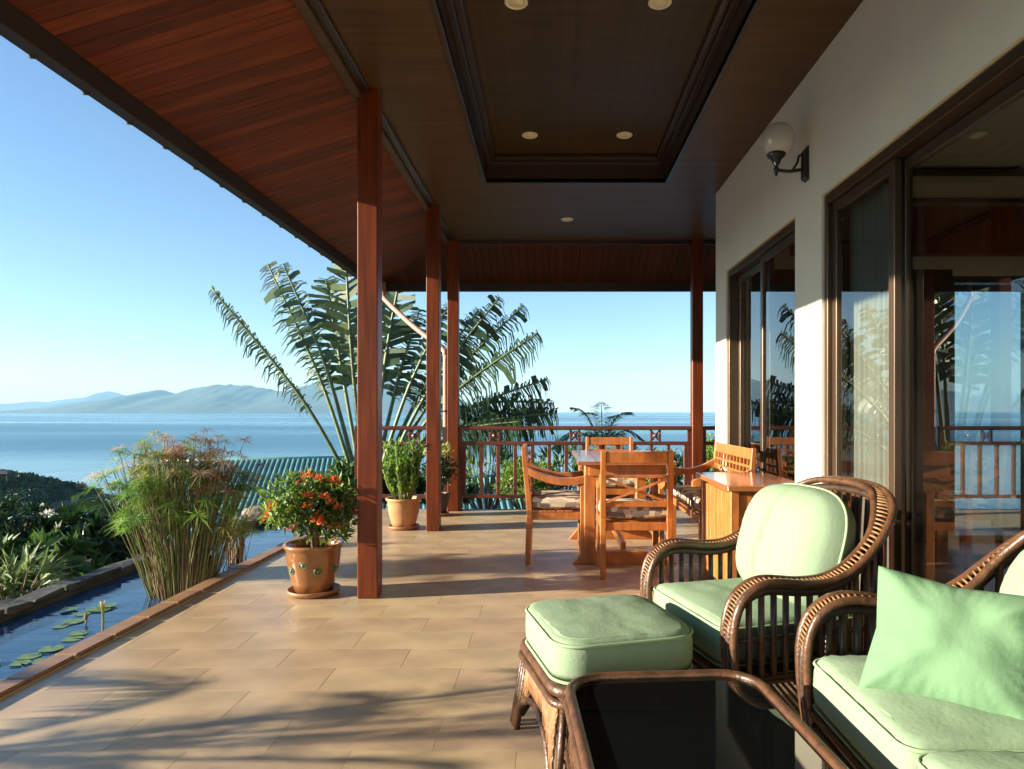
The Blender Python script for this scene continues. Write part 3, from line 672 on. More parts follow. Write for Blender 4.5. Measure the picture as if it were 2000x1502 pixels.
wobj("stretcher", MB().box(.56, .60, 5.416, 6.384, .10, .16), "teak", t, .004)

t = thing("sideboard", "teak side cabinet with plank side against the wall pier", "cabinet", (1.3, 4.47, 0))
wobj("top", MB().box(1.045, 1.545, 4.02, 4.92, .725, .76), "teak_top", t, .005)
for X in (1.10, 1.50):
    for yy in (4.09, 4.85): wobj("leg", MB().box(X - .025, X + .025, yy - .025, yy + .025, 0, .724), "teak", t, .004)
for k in range(7):
    y0 = 4.117 + .101 * k; wobj("plank", MB().box(1.085, 1.10, y0 + .001, y0 + .1, .10, .70), "teak", t, .003)
for k in range(3):
    x0 = 1.127 + .115 * k; wobj("plank", MB().box(x0 + .001, x0 + .114, 4.075, 4.09, .10, .70), "teak", t, .003)
wobj("carcass", MB().box(1.102, 1.52, 4.092, 4.83, .10, .715), "teak", t)

# ------------------------------------------------------------------ rattan seats
def cushion_pad(wd, ht, th, crease=0.0, pinch=0.0, seed=0, power=3.2, wr=.003, n=40):
    """soft loose cushion standing in the local x-z plane, front towards -y"""
    mb = MB(); vs = []
    for side in (-1, 1):
        for i in range(n + 1):
            for j in range(n + 1):
                u, v = i / n * 2 - 1, j / n * 2 - 1
                # square -> superellipse outline
                r = max(abs(u), abs(v))
                if r > 1e-6:
                    k = (abs(u / r) ** power + abs(v / r) ** power) ** (-1 / power)
                else: k = 1
                if pinch: k = 1 - pinch * (1 - abs(u)) * r ** 2 * (abs(v) > abs(u)) * 1.0 - pinch * (1 - abs(v)) * r ** 2 * (abs(u) >= abs(v))
                x, z = u * k * wd / 2, v * k * ht / 2
                prof = max(0, 1 - r ** (2.6 if not pinch else 2.0)) ** (.5 if not pinch else .62)
                y = th / 2 * prof
                if crease and side < 0:
                    cx = x - .02 * math.sin(z * 9)
                    y -= crease * math.exp(-(cx / .012) ** 2) * prof ** .5 * (1 if v < .95 else .3)
                    y += .006 * math.exp(-((abs(cx) - .05) / .05) ** 2) * prof - .007 * math.exp(-((x - .09 - .05 * z) / .012) ** 2) * prof - .006 * math.exp(-((x + .11 + .06 * z) / .014) ** 2) * prof
                edge = min(1, max(0, (r - .45) / .4))
                ang = math.atan2(v, u)
                y += .35 * wr * edge * math.sin(ang * 34 + 3 * noise.noise(Vector((u * 3, v * 3, seed)))) * prof
                y += wr * 1.6 * noise.noise(Vector((u * 2.2 + seed, v * 2.2, side))) * prof
                vs.append((x, side * y, z))
    N = (n + 1) ** 2; fs = []
    for i in range(n):
        for j in range(n):
            a, b, c, d = i * (n + 1) + j, (i + 1) * (n + 1) + j, (i + 1) * (n + 1) + j + 1, i * (n + 1) + j + 1
            fs.append((a, b, c, d)); fs.append((N + d, N + c, N + b, N + a))
    mb.add(vs, fs, True)
    bd = [(i, 0) for i in range(n)] + [(n, j) for j in range(n)] + [(i, n) for i in range(n, 0, -1)] + [(0, j) for j in range(n, 0, -1)]
    mb.border = [Vector(vs[i * (n + 1) + j]) for i, j in bd]
    return mb

def rattan_seat(name, label, cat, loc, rz, W, ncush, ys=.84):
    t = thing(name, label, cat, loc, rz)          # local: front is -y
    hw = W / 2
    def X(k): return hw - .36 * (1 - k)
    side = [(1, -.345, .05), (1, -.365, .20), (1, -.39, .38), (1, -.385, .50), (1, -.335, .60), (1, -.23, .638), (1, -.05, .625), (1, .08, .632), (.995, .20, .678), (.95, .33, .770), (.80, .44, .860), (.48, .50, .915), (.14, .515, .93)]
    side = [(k, y * ys, z - (.018 if z > .55 else 0)) for k, y, z in side]
    FY = -.37 * ys
    def path(ins, dz):
        r_ = [Vector((X(k) - ins, y, z + dz)) for k, y, z in side]
        for i in range(9, 13): r_[i] = Vector((X(side[i][0]) - ins * (.75 if i < 11 else .3), side[i][1] - ins * (.7 if i > 9 else .3), side[i][2] + dz))
        l_ = [Vector((-p.x, p.y, p.z)) for p in reversed(r_)]
        if hw < .40: l_ = l_[1:]; r_ = r_[:-1] + [Vector((0, r_[-1].y, r_[-1].z))]
        return spline(r_ + l_, 7)
    o_ = path(0, 0); i_ = path(.062, 0); m2 = path(.03, .004); u_ = path(.03, -.034)
    obj("outer_rail", MB().tube(o_, .0150, 9), "rattan", t)
    obj("inner_rail", MB().tube(i_, .0140, 9), "rattan", t)
    obj("under_rail", MB().tube(u_, .016, 8), "rattan_dark", t)
    bd = MB()                                     # cane wrapped between the two rails
    acc = 0; last = None
    for k in range(len(o_) - 1):
        L = (o_[k + 1] - o_[k]).length; q = 0.0
        nn = max(1, int(L / .013))
        for j in range(nn):
            tt = j / nn; a = o_[k].lerp(o_[k + 1], tt); tt2 = min(1, tt + .75)
            b = i_[k].lerp(i_[k + 1], tt2)
            up = Vector((0, -.004, .004)); mid = (a + b) / 2 + up * 1.6
            bd.tube([a + up, mid, b + up], .0046, 4)
    tag(obj("cane_binding", bd, "rattan_light", t), kind="stuff")
    zb = .285
    base = spline([(hw - .03, -.36 * ys, zb), (hw - .03, 0, zb), (hw - .04, .33 * ys, zb), (hw - .16, .42 * ys, zb), (0, .44 * ys, zb), (-hw + .16, .42 * ys, zb), (-hw + .04, .33 * ys, zb), (-hw + .03, 0, zb), (-hw + .03, -.36 * ys, zb)], 5)
    obj("base_rail", MB().tube(base, .018, 8), "rattan", t)
    obj("front_rail", MB().tube([(-hw + .03, FY, zb), (hw - .03, FY, zb)], .02, 8).tube([(-hw + .03, FY, zb - .045), (hw - .03, FY, zb - .045)], .012, 8), "rattan", t)
    mid = [Vector((p.x, p.y + (.015 if p.y > .3 * ys else 0), .425)) for p in base]
    obj("middle_rail", MB().tube(mid, .0085, 6), "rattan_dark", t)
    # slats: find the under-rail point above each base point
    def above(p):
        best = min(u_, key=lambda q: ((q.x - p.x) ** 2 + (q.y - p.y) ** 2) * (1 if q.z > .55 else 50))
        return best
    L = 0; dist = [0]
    for k in range(len(base) - 1): L += (base[k + 1] - base[k]).length; dist.append(L)
    ns = int(L / .047)
    for k in range(1, ns):
        s_ = L * k / ns; j = max(i for i in range(len(dist)) if dist[i] <= s_); j = min(j, len(base) - 2)
        p = base[j].lerp(base[j + 1], (s_ - dist[j]) / max(1e-6, dist[j + 1] - dist[j]))
        q = above(Vector((p.x * 1.0, p.y * (1.0 if p.y < .3 * ys else 1.18), 0)))
        if q.z < .56: continue
        if abs(q.x - p.x) < .09 and p.y < .32 * ys: q = Vector((q.x, p.y, q.z))
        obj("slat", MB().tube([p, p.lerp(q, .5) + Vector((0, 0, 0)), q], .0125, 6), "rattan", t)
    # flared skirt woven of slanting canes, and feet
    sk = MB(); legs = []
    def skp(p, z): 
        k = (zb - z) / zb; c = Vector((p.x, p.y, 0)); d = c.normalized() if c.length > .01 else c
        return Vector((p.x * (1 + .06 * k), p.y * (1 + .05 * k), z))
    ring = base + [Vector((-hw + .03 + (W - .06) * k / 16, FY, zb)) for k in range(1, 16)]
    nr = len(ring)
    dense = []
    for k in range(nr):
        a, b = ring[k], ring[(k + 1) % nr]; nn = max(1, int((b - a).length / .021))
        dense += [a.lerp(b, j / nn) for j in range(nn)]
    nd = len(dense)
    for k in range(nd):
        a = skp(dense[k], zb - .01); b = skp(dense[(k + 7) % nd], .085)
        sk.tube([a, b], .0055, 4)
    tag(obj("woven_skirt", sk, "rattan", t), kind="stuff")
    low = [skp(p, .085) for p in dense[::3]]
    obj("skirt_rail", MB().tube(low, .012, 6, True), "rattan", t)
    for sx in (-1, 1):
        for yy in (-.36 * ys, .36 * ys):
            a = Vector((sx * (hw - .03), yy, zb)); b = skp(a, .0); obj("foot", MB().tube([a, skp(a, .1), b], [.02, .019, .018], 8), "rattan", t)
    obj("seat_deck", MB().box(-hw + .05, hw - .05, -.35 * ys, .36 * ys, zb + .01, zb + .03), "rattan_dark", t)
    cwid = (W - .15) / ncush
    for k in range(ncush):
        cxx = -hw + .075 + cwid * (k + .5)
        cm = box_cushion(cwid - .008, .70 * ys, .135, .03, .05, 16, .006)
        c = obj("seat_cushion", cm, "green_fabric", t); c.location = (cxx, -.045 * ys, zb + .031)
        for zz in (.004, .131): obj("piping", MB().tube([(x * .992, y * .992, zz) for x, y in cm.outline], .0055, 6, True), "piping_fabric", c)
        pm = cushion_pad(min(.62, cwid * (.96 if ncush == 1 else .86)), .48 if ncush == 1 else .44, .29 if ncush == 1 else .22, .024, 0, k + 1.0)
        c = obj("back_cushion", pm, "green_fabric", t); c.location = (cxx, .155, .665) if ncush == 1 else (cxx + .03, .235, .64); c.rotation_euler = (R(-17), 0, 0)
        obj("piping", MB().tube(pm.border, .006, 6, True), "piping_fabric", c)
    return t
rattan_seat("rattan_armchair", "dark rattan armchair with pale green cushions beside the footstool", "armchair", (.825, 2.715, 0), R(-74.7), .76, 1)
rattan_seat("rattan_sofa", "dark rattan sofa with pale green seat and a loose pillow on it", "sofa", (1.115, 1.50, 0), R(-90), 1.30, 2)

t = thing("footstool", "rattan footstool with thick pale green cushion in front of the rattan armchair", "footstool", (.195, 2.44, 0), R(15.3))
zc = .315; hx, hy_ = .235, .25
def rring(hx, hy, z, rr=.07, n=5):
    pts = []
    for cx_, cy_, a0 in ((hx - rr, hy - rr, 0), (-hx + rr, hy - rr, 90), (-hx + rr, -hy + rr, 180), (hx - rr, -hy + rr, 270)):
        for k in range(n + 1):
            a = R(a0 + 90 * k / n); pts.append(Vector((cx_ + rr * math.cos(a), cy_ + rr * math.sin(a), z)))
    return pts
cm = box_cushion(.50, .52, .125, .020, .10, 18, .004)
c = obj("cushion", cm, "green_fabric", t); c.location = (0, 0, zc + .02)
for zz in (.004, .121): obj("piping", MB().tube([(x * .992, y * .992, zz) for x, y in cm.outline], .006, 6, True), "piping_fabric", c)
obj("top_rail", MB().tube(rring(hx + .012, hy_ + .012, zc), .02, 8, True), "rattan", t)
obj("top_rail", MB().tube(rring(hx + .022, hy_ + .022, zc - .035), .014, 8, True), "rattan", t)
obj("deck", MB().box(-hx + .01, hx - .01, -hy_ + .01, hy_ - .01, zc - .012, zc + .018), "rattan_dark", t)
def flare(x, y, z): k = 1 + .17 * (1 - z / zc); return Vector((x * k, y * k, z))
wv = MB()
for (ax, ay, bx, by) in ((-hx, -hy_, hx, -hy_), (hx, -hy_, hx, hy_), (hx, hy_, -hx, hy_), (-hx, hy_, -hx, -hy_)):
    for s_ in (-.028, .0, .028):
        a = Vector((ax, ay, 0)); b = Vector((bx, by, 0)); d = (b - a).normalized(); p = a + d * (.03 + s_ + .01)
        obj("leg", MB().tube([flare(p.x, p.y, zc - .02), flare(p.x, p.y, .12), flare(p.x - d.x * .006, p.y - d.y * .006, 0.0)], [.0125, .0125, .012], 7), "rattan", t)
    arch = []
    for k in range(13):
        u = k / 12; p = a.lerp(b, .06 + .88 * u); z = .02 + .15 * math.sin(math.pi * u) ** .55; arch.append(flare(p.x, p.y, z))
    obj("arch_rail", MB().tube(arch, .013, 8), "rattan", t)
    nn = 26
    for k in range(-7, nn):
        u0, u1 = k / nn, (k + 7) / nn
        def q(u, z): p = a.lerp(b, u); return flare(p.x, p.y, z)
        def zlow(u): return .02 + .15 * max(0, math.sin(math.pi * max(0, min(1, (u - .06) / .88)))) ** .55
        prev = None; seg = []
        for j in range(9):
            u = u0 + (u1 - u0) * j / 8; z = zc - .03 - (zc - .05) * j / 8
            if .03 <= u <= .97 and z >= zlow(u): seg.append(q(u, z))
        if len(seg) > 1: wv.tube([seg[0], seg[-1]], .0055, 4)
        seg = []
        for j in range(9):
            u = u1 - (u1 - u0) * j / 8; z = zc - .03 - (zc - .05) * j / 8
            if .03 <= u <= .97 and z >= zlow(u): seg.append(q(u, z) * 1.0)
        if len(seg) > 1: wv.tube([seg[0], seg[-1]], .0045, 4)
tag(obj("woven_sides", wv, "rattan_light", t), kind="stuff")

t = thing("coffee_table", "low rattan coffee table with black glass top in front of the sofa", "table", (.358, 1.50, 0), R(4))
tz = .42; tx, ty = .275, .52
obj("glass_top", MB().add([tuple(p) for p in rring(tx - .012, ty - .012, tz - .004, .10, 8)] + [(p.x, p.y, p.z - .01) for p in rring(tx - .012, ty - .012, tz - .004, .10, 8)],
    [tuple(range(36)), tuple(range(71, 35, -1))] + [(i, (i + 1) % 36, 36 + (i + 1) % 36, 36 + i) for i in range(36)][::1]), "black_glass", t)
obj("rim", MB().tube(rring(tx, ty, tz - .002, .11, 8), .0140, 10, True), "rattan", t)
obj("rim", MB().tube(rring(tx + .006, ty + .006, tz - .036, .11, 8), .013, 8, True), "rattan", t)
for sx in (-1, 1):
    for sy in (-1, 1):
        for dx, dy in ((0, 0), (.03, -.0), (0, .03)):
            x, y = sx * (tx - .035 - dx), sy * (ty - .035 - dy)
            obj("leg", MB().tube([(x, y, tz - .04), (x * 1.03, y * 1.02, .2), (x * 1.10, y * 1.05, 0)], .0125, 7), "rattan", t)
wv = MB()
for (ax, ay, bx, by, nn) in ((-tx, -ty, tx, -ty, 20), (tx, -ty, tx, ty, 36), (tx, ty, -tx, ty, 20), (-tx, ty, -tx, -ty, 36)):
    a = Vector((ax * .96, ay * .98, 0)); b = Vector((bx * .96, by * .98, 0))
    for k in range(nn):
        for d_ in (4, -4):
            if 0 <= k + d_ <= nn:
                p = a.lerp(b, k / nn); q = a.lerp(b, (k + d_) / nn)
                wv.tube([(p.x, p.y, tz - .045), (q.x * 1.03, q.y * 1.02, .2)], .0048, 4)
    obj("apron_rail", MB().tube([(a.x * 1.03, a.y * 1.02, .2), (b.x * 1.03, b.y * 1.02, .2)], .011, 7), "rattan", t)
tag(obj("woven_apron", wv, "rattan", t), kind="stuff")

pm = cushion_pad(.40, .34, .17, 0, .10, 5.0, wr=.012, n=40)
o = tag(obj("throw_pillow", pm, "pillow_fabric"), "square pale green throw pillow leaning on the rattan sofa", "pillow")
o.location = (1.035, 1.755, .597); o.rotation_euler = (R(-28), R(5), R(-34))

# ------------------------------------------------------------------ potted plants on the terrace
POT = [(0.10, 0.0), (.118, .004), (.135, .06), (.158, .15), (.168, .22), (.170, .26), (.176, .275), (.188, .285), (.190, .30), (.182, .308), (.165, .303), (.155, .28), (.15, .25), (.002, .245)]
def pot(t, m, k=1.0, decor=True, z0=.022):
    p = obj("pot", MB().lathe([(r * k, z * k) for r, z in POT], (0, 0, z0), 36), m, t)
    obj("soil", MB().lathe([(.002, .262 * k), (.158 * k, .258 * k), (.158 * k, .24 * k)], (0, 0, z0), 24), "soil", t)
    obj("saucer", MB().lathe([(.10 * k, 0), (.15 * k, .002), (.162 * k, .02), (.165 * k, .036), (.156 * k, .037), (.148 * k, .022), (.002, .02)], (0, 0, 0), 32), "saucer_clay", t)
    if decor:
        for a in (-128, -95, -62, -20, 60, 150):
            an = R(a); zz = (.15 if a % 2 == 0 else .19) * k
            rr = .163 * k; c_ = Vector((math.cos(an) * rr, math.sin(an) * rr, z0 + zz)); tx_ = Vector((-math.sin(an), math.cos(an), 0)); nm = Vector((math.cos(an), math.sin(an), -.12))
            rg = []
            for q in range(14):
                b_ = 2 * math.pi * q / 14; xx, zz2 = math.cos(b_) * .024, math.sin(b_) * .021
                rad = (.163 + zz2 * .14) * k; aa = an + xx / rad; rg.append(Vector((math.cos(aa) * rad, math.sin(aa) * rad, c_.z + zz2)))
            obj("medallion", MB().tube(rg, .0035, 5, True), "medallion", t)
            rad = .1635 * k
            obj("medallion", MB().lathe([(.002, .004), (.012, .003), (.014, -.002)], (0, 0, 0), 8), "medallion", t).matrix_local = Matrix.Translation(Vector((math.cos(an) * rad, math.sin(an) * rad, c_.z))) @ nm.to_track_quat('Z', 'Y').to_matrix().to_4x4()
    return p
def branches(mb, base, n, rad, ht, r=.008):
    tips = []
    for k in range(n):
        a = 2 * math.pi * k / n + rnd(-.3, .3); q = rnd(.25, 1); e = Vector((math.cos(a) * rad * q, math.sin(a) * rad * q, ht * rnd(.75, 1.0)))
        p = spline([base, base + Vector((e.x * .25, e.y * .25, e.z * .45)), base + e], 4); mb.tube(p, [r * (1 - .6 * i / (len(p) - 1)) for i in range(len(p))], 5); tips.append(base + e)
    return tips
def leaf_ball(mb, c, rad, n, L, W, hollow=.55, zsq=1.0, up=.3):
    c = Vector(c)
    for _ in range(n):
        d = rdir(); r_ = rad * (hollow + (1 - hollow) * random.random() ** .6)
        p = c + Vector((d.x * r_, d.y * r_, d.z * r_ * zsq)); dd = (d * .8 + rdir() * .8 + Vector((0, 0, up))).normalized()
        mb.leaf(p, dd, (d + rdir() * .7 + Vector((0, 0, .6))).normalized(), L * rnd(.7, 1.3), W * rnd(.7, 1.2), .2, rnd(0, .25))

t = thing("potted_ixora", "orange flowering shrub in glazed clay pot with medallions between post and pool kerb", "potted plant", (-1.56, 4.50, 0))
pot(t, "pot_glaze", 1.02)
sm = MB(); tips = branches(sm, Vector((0, 0, .27)), 15, .26, .42); obj("stem", sm, "stem_brown", t)
fo = MB(); fb = MB()
for tp in tips:
    for _ in range(4):
        c_ = tp + Vector((rnd(-.08, .08), rnd(-.08, .08), rnd(-.16, .06))); leaf_ball(fo if random.random() < .45 else fb, c_, .08, 34, .062, .026, .3)
leaf_ball(fo, (0, 0, .52), .20, 260, .06, .026, .4, .8)
obj("foliage", fo, "leaf_mid", t); obj("foliage", fb, "leaf_bright", t)
for k in range(26):
    d = rdir(-.35); c_ = Vector((0, 0, .54)) + Vector((d.x * .28, d.y * .28, d.z * .25)) * rnd(.85, 1.05)
    if k < 16: c_.y = -abs(c_.y)
    fm = MB()
    for _ in range(26):
        q = rdir(-.2); fm.leaf(c_ + q * .014, (q + d * .4).normalized(), rdir(), rnd(.022, .040), .015, .1)
    obj("flower_cluster", fm, "flower_orange", t)

t = thing("potted_shrub", "bright green upright shrub in clay pot between two posts", "potted plant", (-1.50, 6.98, 0))
pot(t, "pot_matt", .96, False)
sm = MB(); fo = MB(); fb = MB()
for k in range(40):
    a = rnd(0, 6.28); q = rnd(.02, .21); b = Vector((math.cos(a) * .06, math.sin(a) * .06, .26)); e = Vector((math.cos(a) * q - .02, math.sin(a) * q, rnd(.62, .90)))
    sm.tube([b, (b + e) / 2 + Vector((math.cos(a) * .03, math.sin(a) * .03, 0)), e], .005, 4)
    for j in range(34):
        p = b.lerp(e, .25 + .78 * j / 34) + Vector((rnd(-.02, .02), rnd(-.02, .02), 0)); d = rdir(-.1); (fb if random.random() < .75 else fo).leaf(p, (d + Vector((0, 0, .9))).normalized(), d, rnd(.06, .10), rnd(.024, .036), .2, .1)
obj("stem", sm, "stem_green", t); obj("foliage", fo, "leaf_mid", t); obj("foliage", fb, "leaf_sedge", t)

t = thing("potted_shrub", "dark leaved shrub with yellow tips in a dark pot by the corner post", "potted plant", (-1.30, 7.86, 0))
pot(t, "pot_dark", .80, False)
sm = MB(); tips = branches(sm, Vector((0, 0, .2)), 12, .13, .52); obj("stem", sm, "stem_brown", t)
fo = MB(); fb = MB()
for tp in tips:
    leaf_ball(fb, tp + Vector((0, 0, .04)), .06, 26, .07, .026, .2, 1, .8)
    leaf_ball(fo, tp - Vector((0, 0, .15)), .11, 60, .07, .028, .2)
obj("foliage", fo, "leaf_dark", t); obj("foliage", fb, "leaf_yellow", t)

# ------------------------------------------------------------------ umbrella sedge in the pool, water lilies
def sedge(name, label, loc, n, rb, ht, spread, seed):
    random.seed(seed); t = thing(name, label, "sedge", loc)
    sg = MB(); sbn = MB(); um = {k: MB() for k in ("leaf_sedge", "leaf_sedge_deep", "leaf_yellow", "leaf_dry", "leaf_red")}
    for k in range(n):
        a = rnd(0, 6.28); q = math.sqrt(random.random()); b = Vector((math.cos(a) * rb * q, math.sin(a) * rb * q * .8, -.25))
        h = ht * (1 + .16 * noise.noise(Vector((math.cos(a) * 2, math.sin(a) * 2, q * 2)))) * (rnd(.66, 1.0) if random.random() < .7 else rnd(.45, .75)); sp = spread * q * rnd(.4, 1.2) * (1.25 - .35 * h / ht)
        e = Vector((b.x + math.cos(a) * sp + rnd(-.06, .06), b.y + math.sin(a) * sp * .8, h)); m_ = b.lerp(e, .5) - Vector((math.cos(a), math.sin(a), 0)) * sp * .12 + Vector((rnd(-.035, .035), rnd(-.035, .035), 0))
        p = spline([b, m_, e], 3)
        (sbn if random.random() < .35 else sg).tube(p, [.0042, .004, .0036, .0032, .0028, .0025, .0022], 4)
        hue = random.random() + .22 * (e.x > 0) - .12 * (e.x < -.15) + .12 * (h > .8 * ht)
        hue -= .45 * (h < .68 * ht)
        key = "leaf_sedge" if hue < .38 else "leaf_sedge_deep" if hue < .52 else "leaf_yellow" if hue < .84 else "leaf_dry" if hue < 1.12 else "leaf_red"
        ax = (p[-1] - p[-2]).normalized(); nb = random.randint(24, 34)
        for j in range(nb):
            b_ = 2 * math.pi * j / nb + rnd(-.2, .2); o1 = ax.orthogonal().normalized(); o2 = ax.cross(o1)
            d = (o1 * math.cos(b_) + o2 * math.sin(b_)) + ax * rnd(.1, .8); um[key].leaf(e, d, ax, rnd(.06, .13), rnd(.006, .010), .1, rnd(.1, .75))
    for k in range(int(n * 1.2)):                 # dry sheaths at the foot
        a = rnd(0, 6.28); q = math.sqrt(random.random()) * 1.05; b = Vector((math.cos(a) * rb * q, math.sin(a) * rb * q * .8, -.25)); h = rnd(.1, .32)
        sbn.tube([b, b + Vector((math.cos(a) * .03, math.sin(a) * .03, .25 + h))], [.007, .004], 4)
    tag(obj("stem", sg, "stem_green", t), kind="stuff"); tag(obj("dry_stem", sbn, "stem_brown", t), kind="stuff")
    for k, v in um.items():
        if v.v: tag(obj("bract_umbel", v, k, t), kind="stuff")
    obj("root_clump", MB().lathe([(rb * .6, -.35), (rb * .95, -.2), (rb * .85, .03), (.002, .05)], (0, 0, 0), 18), "pot_dark", t)
    return t
sedge("umbrella_sedge", "tall clump of umbrella sedge with reddish tips standing in the pool", (-2.66, 4.95, -.12), 390, .17, 1.10, .36, 11)
sedge("umbrella_sedge", "small sparse clump of sedge in the pool behind the tall one", (-2.75, 5.95, -.12), 26, .05, .42, .10, 12)
random.seed(21)
def lily(x, y, n, rad, label):
    D = (H + .112) * FPX / (y - HY); X = (x - VX) * D / FPX
    for k in range(n):
        r = rad * rnd(.5, .85); a0 = rnd(0, 6.28); m_ = 18; vs = [(0, 0, .0)]
        for j in range(m_ + 1):
            a = a0 + (2 * math.pi - .35) * j / m_; q = r * (1 + .04 * math.sin(5 * a)); vs.append((q * math.cos(a), q * math.sin(a), .0012 + .0012 * math.sin(3 * a)))
        mb = MB().add(vs, [(0, j, j + 1) for j in range(1, m_ + 1)], True)
        o = tag(obj("lily_pad", mb, "lily_pad"), label, "lily pad", "floating lily pads")
        a = rnd(0, 6.28); q = 0 if k == 0 else rad * (1.2 + .7 * (k // 3)); o.location = (X + math.cos(a + k * 2.2) * q, D + math.sin(a + k * 2.2) * q * 1.1, -.117 + .0028 * k)
lily(160, 1198, 5, .085, "green lily pad in the cluster beside the upright lily bud")
lily(118, 1222, 2, .07, "green lily pad of the pair just past the bud cluster")
lily(142, 1246, 2, .075, "green lily pad of the pair below the bud cluster")
lily(58, 1280, 5, .085, "green lily pad in the cluster closest to the outer pool wall")
lily(10, 1332, 3, .08, "green lily pad in the group farthest from the tall sedge")
t = thing("lily_bud", "pale closed lily bud on a stalk above the pool water", "flower", P(200, 1236, 4.05))
obj("stalk", MB().tube(spline([(0, 0, -.15), (.004, 0, .08), (0, 0, .15)]), .007, 7), "stem_green", t)
for k in range(6):
    a = R(60 * k); mb = MB().leaf((0, 0, .13), (math.cos(a) * .22, math.sin(a) * .22, 1), (math.cos(a), math.sin(a), 0), .065, .022, .1)
    obj("petal", mb, "lily_bud", t)
t = thing("lily_bud", "tiny dark lily bud on short stalk between the pads", "flower", P(168, 1218, 4.25))
obj("stalk", MB().tube([(0, 0, -.1), (0, 0, .035)], .005, 6), "stem_brown", t); obj("bud", MB().lathe([(.002, .02), (.011, .03), (.012, .045), (.002, .07)], (0, 0, 0), 10), "stem_brown", t)

# ------------------------------------------------------------------ palms
def torn_blade(mb, pts, t0, hwid, seg, droop, face, tear=.5, seed=0):
    """ragged banana-like blade: strips of leaf along both sides of the rib"""
    n = len(pts) - 1
    def at(t): f = max(0, min(n - 1e-6, t * n)); i = int(f); return pts[i].lerp(pts[i + 1], f - i)
    for side in (-1, 1):
        k = 0
        while k < seg:
            t = t0 + (1 - t0) * k / seg; p = at(t); T = (at(min(1, t + .02)) - at(t - .02)).normalized()
            S = T.cross(face).normalized() * side
            u = (t - t0) / (1 - t0); L = hwid * (math.sin(math.pi * min(1, .12 + .83 * u)) ** .55) * (rnd(.55, 1.2) if tear > .5 else rnd(.85, 1.08))
            stepn = 1 if random.random() < tear else random.randint(2, 4)
            wlen = (at(min(1, t + (1 - t0) * stepn / seg)) - p)
            dirn = (S + T * rnd(.1, .75) + face * rnd(-.5, .5)).normalized()
            dr = droop * rnd(.6, 1.3) if stepn == 1 else droop * .5
            q1 = p + dirn * L * .5 + Vector((0, 0, -1)) * dr * L * .22; q2 = p + dirn * L * (1 - .35 * dr) + Vector((0, 0, -1)) * dr * L * .85
            ww = wlen * (.96 if stepn > 1 else rnd(.45, .95))
            mb.add([p, p + ww, q1 + ww * .97, q1, q2 + ww * (.5 if stepn == 1 else .85), q2 + ww * .1], [(0, 1, 2, 3), (3, 2, 4, 5)])
            k += stepn

TD = 10.6
random.seed(31)
tp = thing("travellers_palm", "fan shaped traveller's palm with ragged leaves beyond the railing", "palm", (-2.87, TD, ground_z(-2.9, TD)))
gz = ground_z(-2.9, TD)
tk = MB().tube(spline([(-2.87, TD, gz - .2), (-2.86, TD, -.9), (-2.85, TD, -.35), (-2.86, TD, .0)]), [.19, .18, .18, .16, .14, .14, .14, .14, .14, .15, .16, .16, .16, .16, .16, .15, .14, .12, .10], 12)
wobj("trunk", tk, "bark", tp)
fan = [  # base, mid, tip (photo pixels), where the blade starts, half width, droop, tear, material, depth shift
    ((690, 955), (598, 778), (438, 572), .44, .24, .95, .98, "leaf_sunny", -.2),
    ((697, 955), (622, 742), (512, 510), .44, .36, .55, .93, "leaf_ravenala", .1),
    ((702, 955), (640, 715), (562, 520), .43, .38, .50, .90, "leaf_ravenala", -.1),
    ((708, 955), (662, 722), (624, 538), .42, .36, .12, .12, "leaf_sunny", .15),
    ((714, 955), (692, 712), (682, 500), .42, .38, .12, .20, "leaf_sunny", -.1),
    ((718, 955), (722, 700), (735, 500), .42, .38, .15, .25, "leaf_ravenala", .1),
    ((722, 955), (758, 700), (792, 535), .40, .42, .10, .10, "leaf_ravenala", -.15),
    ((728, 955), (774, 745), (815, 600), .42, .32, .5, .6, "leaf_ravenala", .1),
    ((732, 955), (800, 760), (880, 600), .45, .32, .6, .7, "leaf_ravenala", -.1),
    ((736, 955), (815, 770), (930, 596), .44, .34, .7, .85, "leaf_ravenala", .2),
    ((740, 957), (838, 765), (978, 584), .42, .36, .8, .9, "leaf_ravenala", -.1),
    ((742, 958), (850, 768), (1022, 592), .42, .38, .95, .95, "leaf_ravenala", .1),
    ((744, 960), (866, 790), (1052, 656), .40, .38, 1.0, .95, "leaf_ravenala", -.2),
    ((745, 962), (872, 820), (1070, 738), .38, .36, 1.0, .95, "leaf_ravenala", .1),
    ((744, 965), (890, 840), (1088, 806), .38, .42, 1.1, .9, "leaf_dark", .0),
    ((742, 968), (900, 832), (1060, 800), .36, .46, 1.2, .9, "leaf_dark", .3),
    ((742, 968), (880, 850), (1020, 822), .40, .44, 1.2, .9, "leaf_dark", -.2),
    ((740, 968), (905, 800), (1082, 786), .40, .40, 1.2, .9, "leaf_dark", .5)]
for (b, m1_, tq, t0, hwid, dr, tear, mt, sh) in fan:
    A, B, C = P(*b, TD), P(*m1_, TD), P(*tq, TD); B.y += sh; C.y += sh * 2
    pts = spline([A, B, C], 12)
    face = Vector((rnd(-.25, .25), -1, rnd(-.1, .2))).normalized()
    bl_ = MB(); torn_blade(bl_, pts, t0, hwid, 76, dr, face, tear)
    lf = wobj("leaf", bl_, mt, tp)
    k = len(pts); pt = MB().tube(pts, [.035 * (1 - i / k) ** .8 + .006 for i in range(k)], 6)
    wobj("petiole", pt, "petiole", lf)

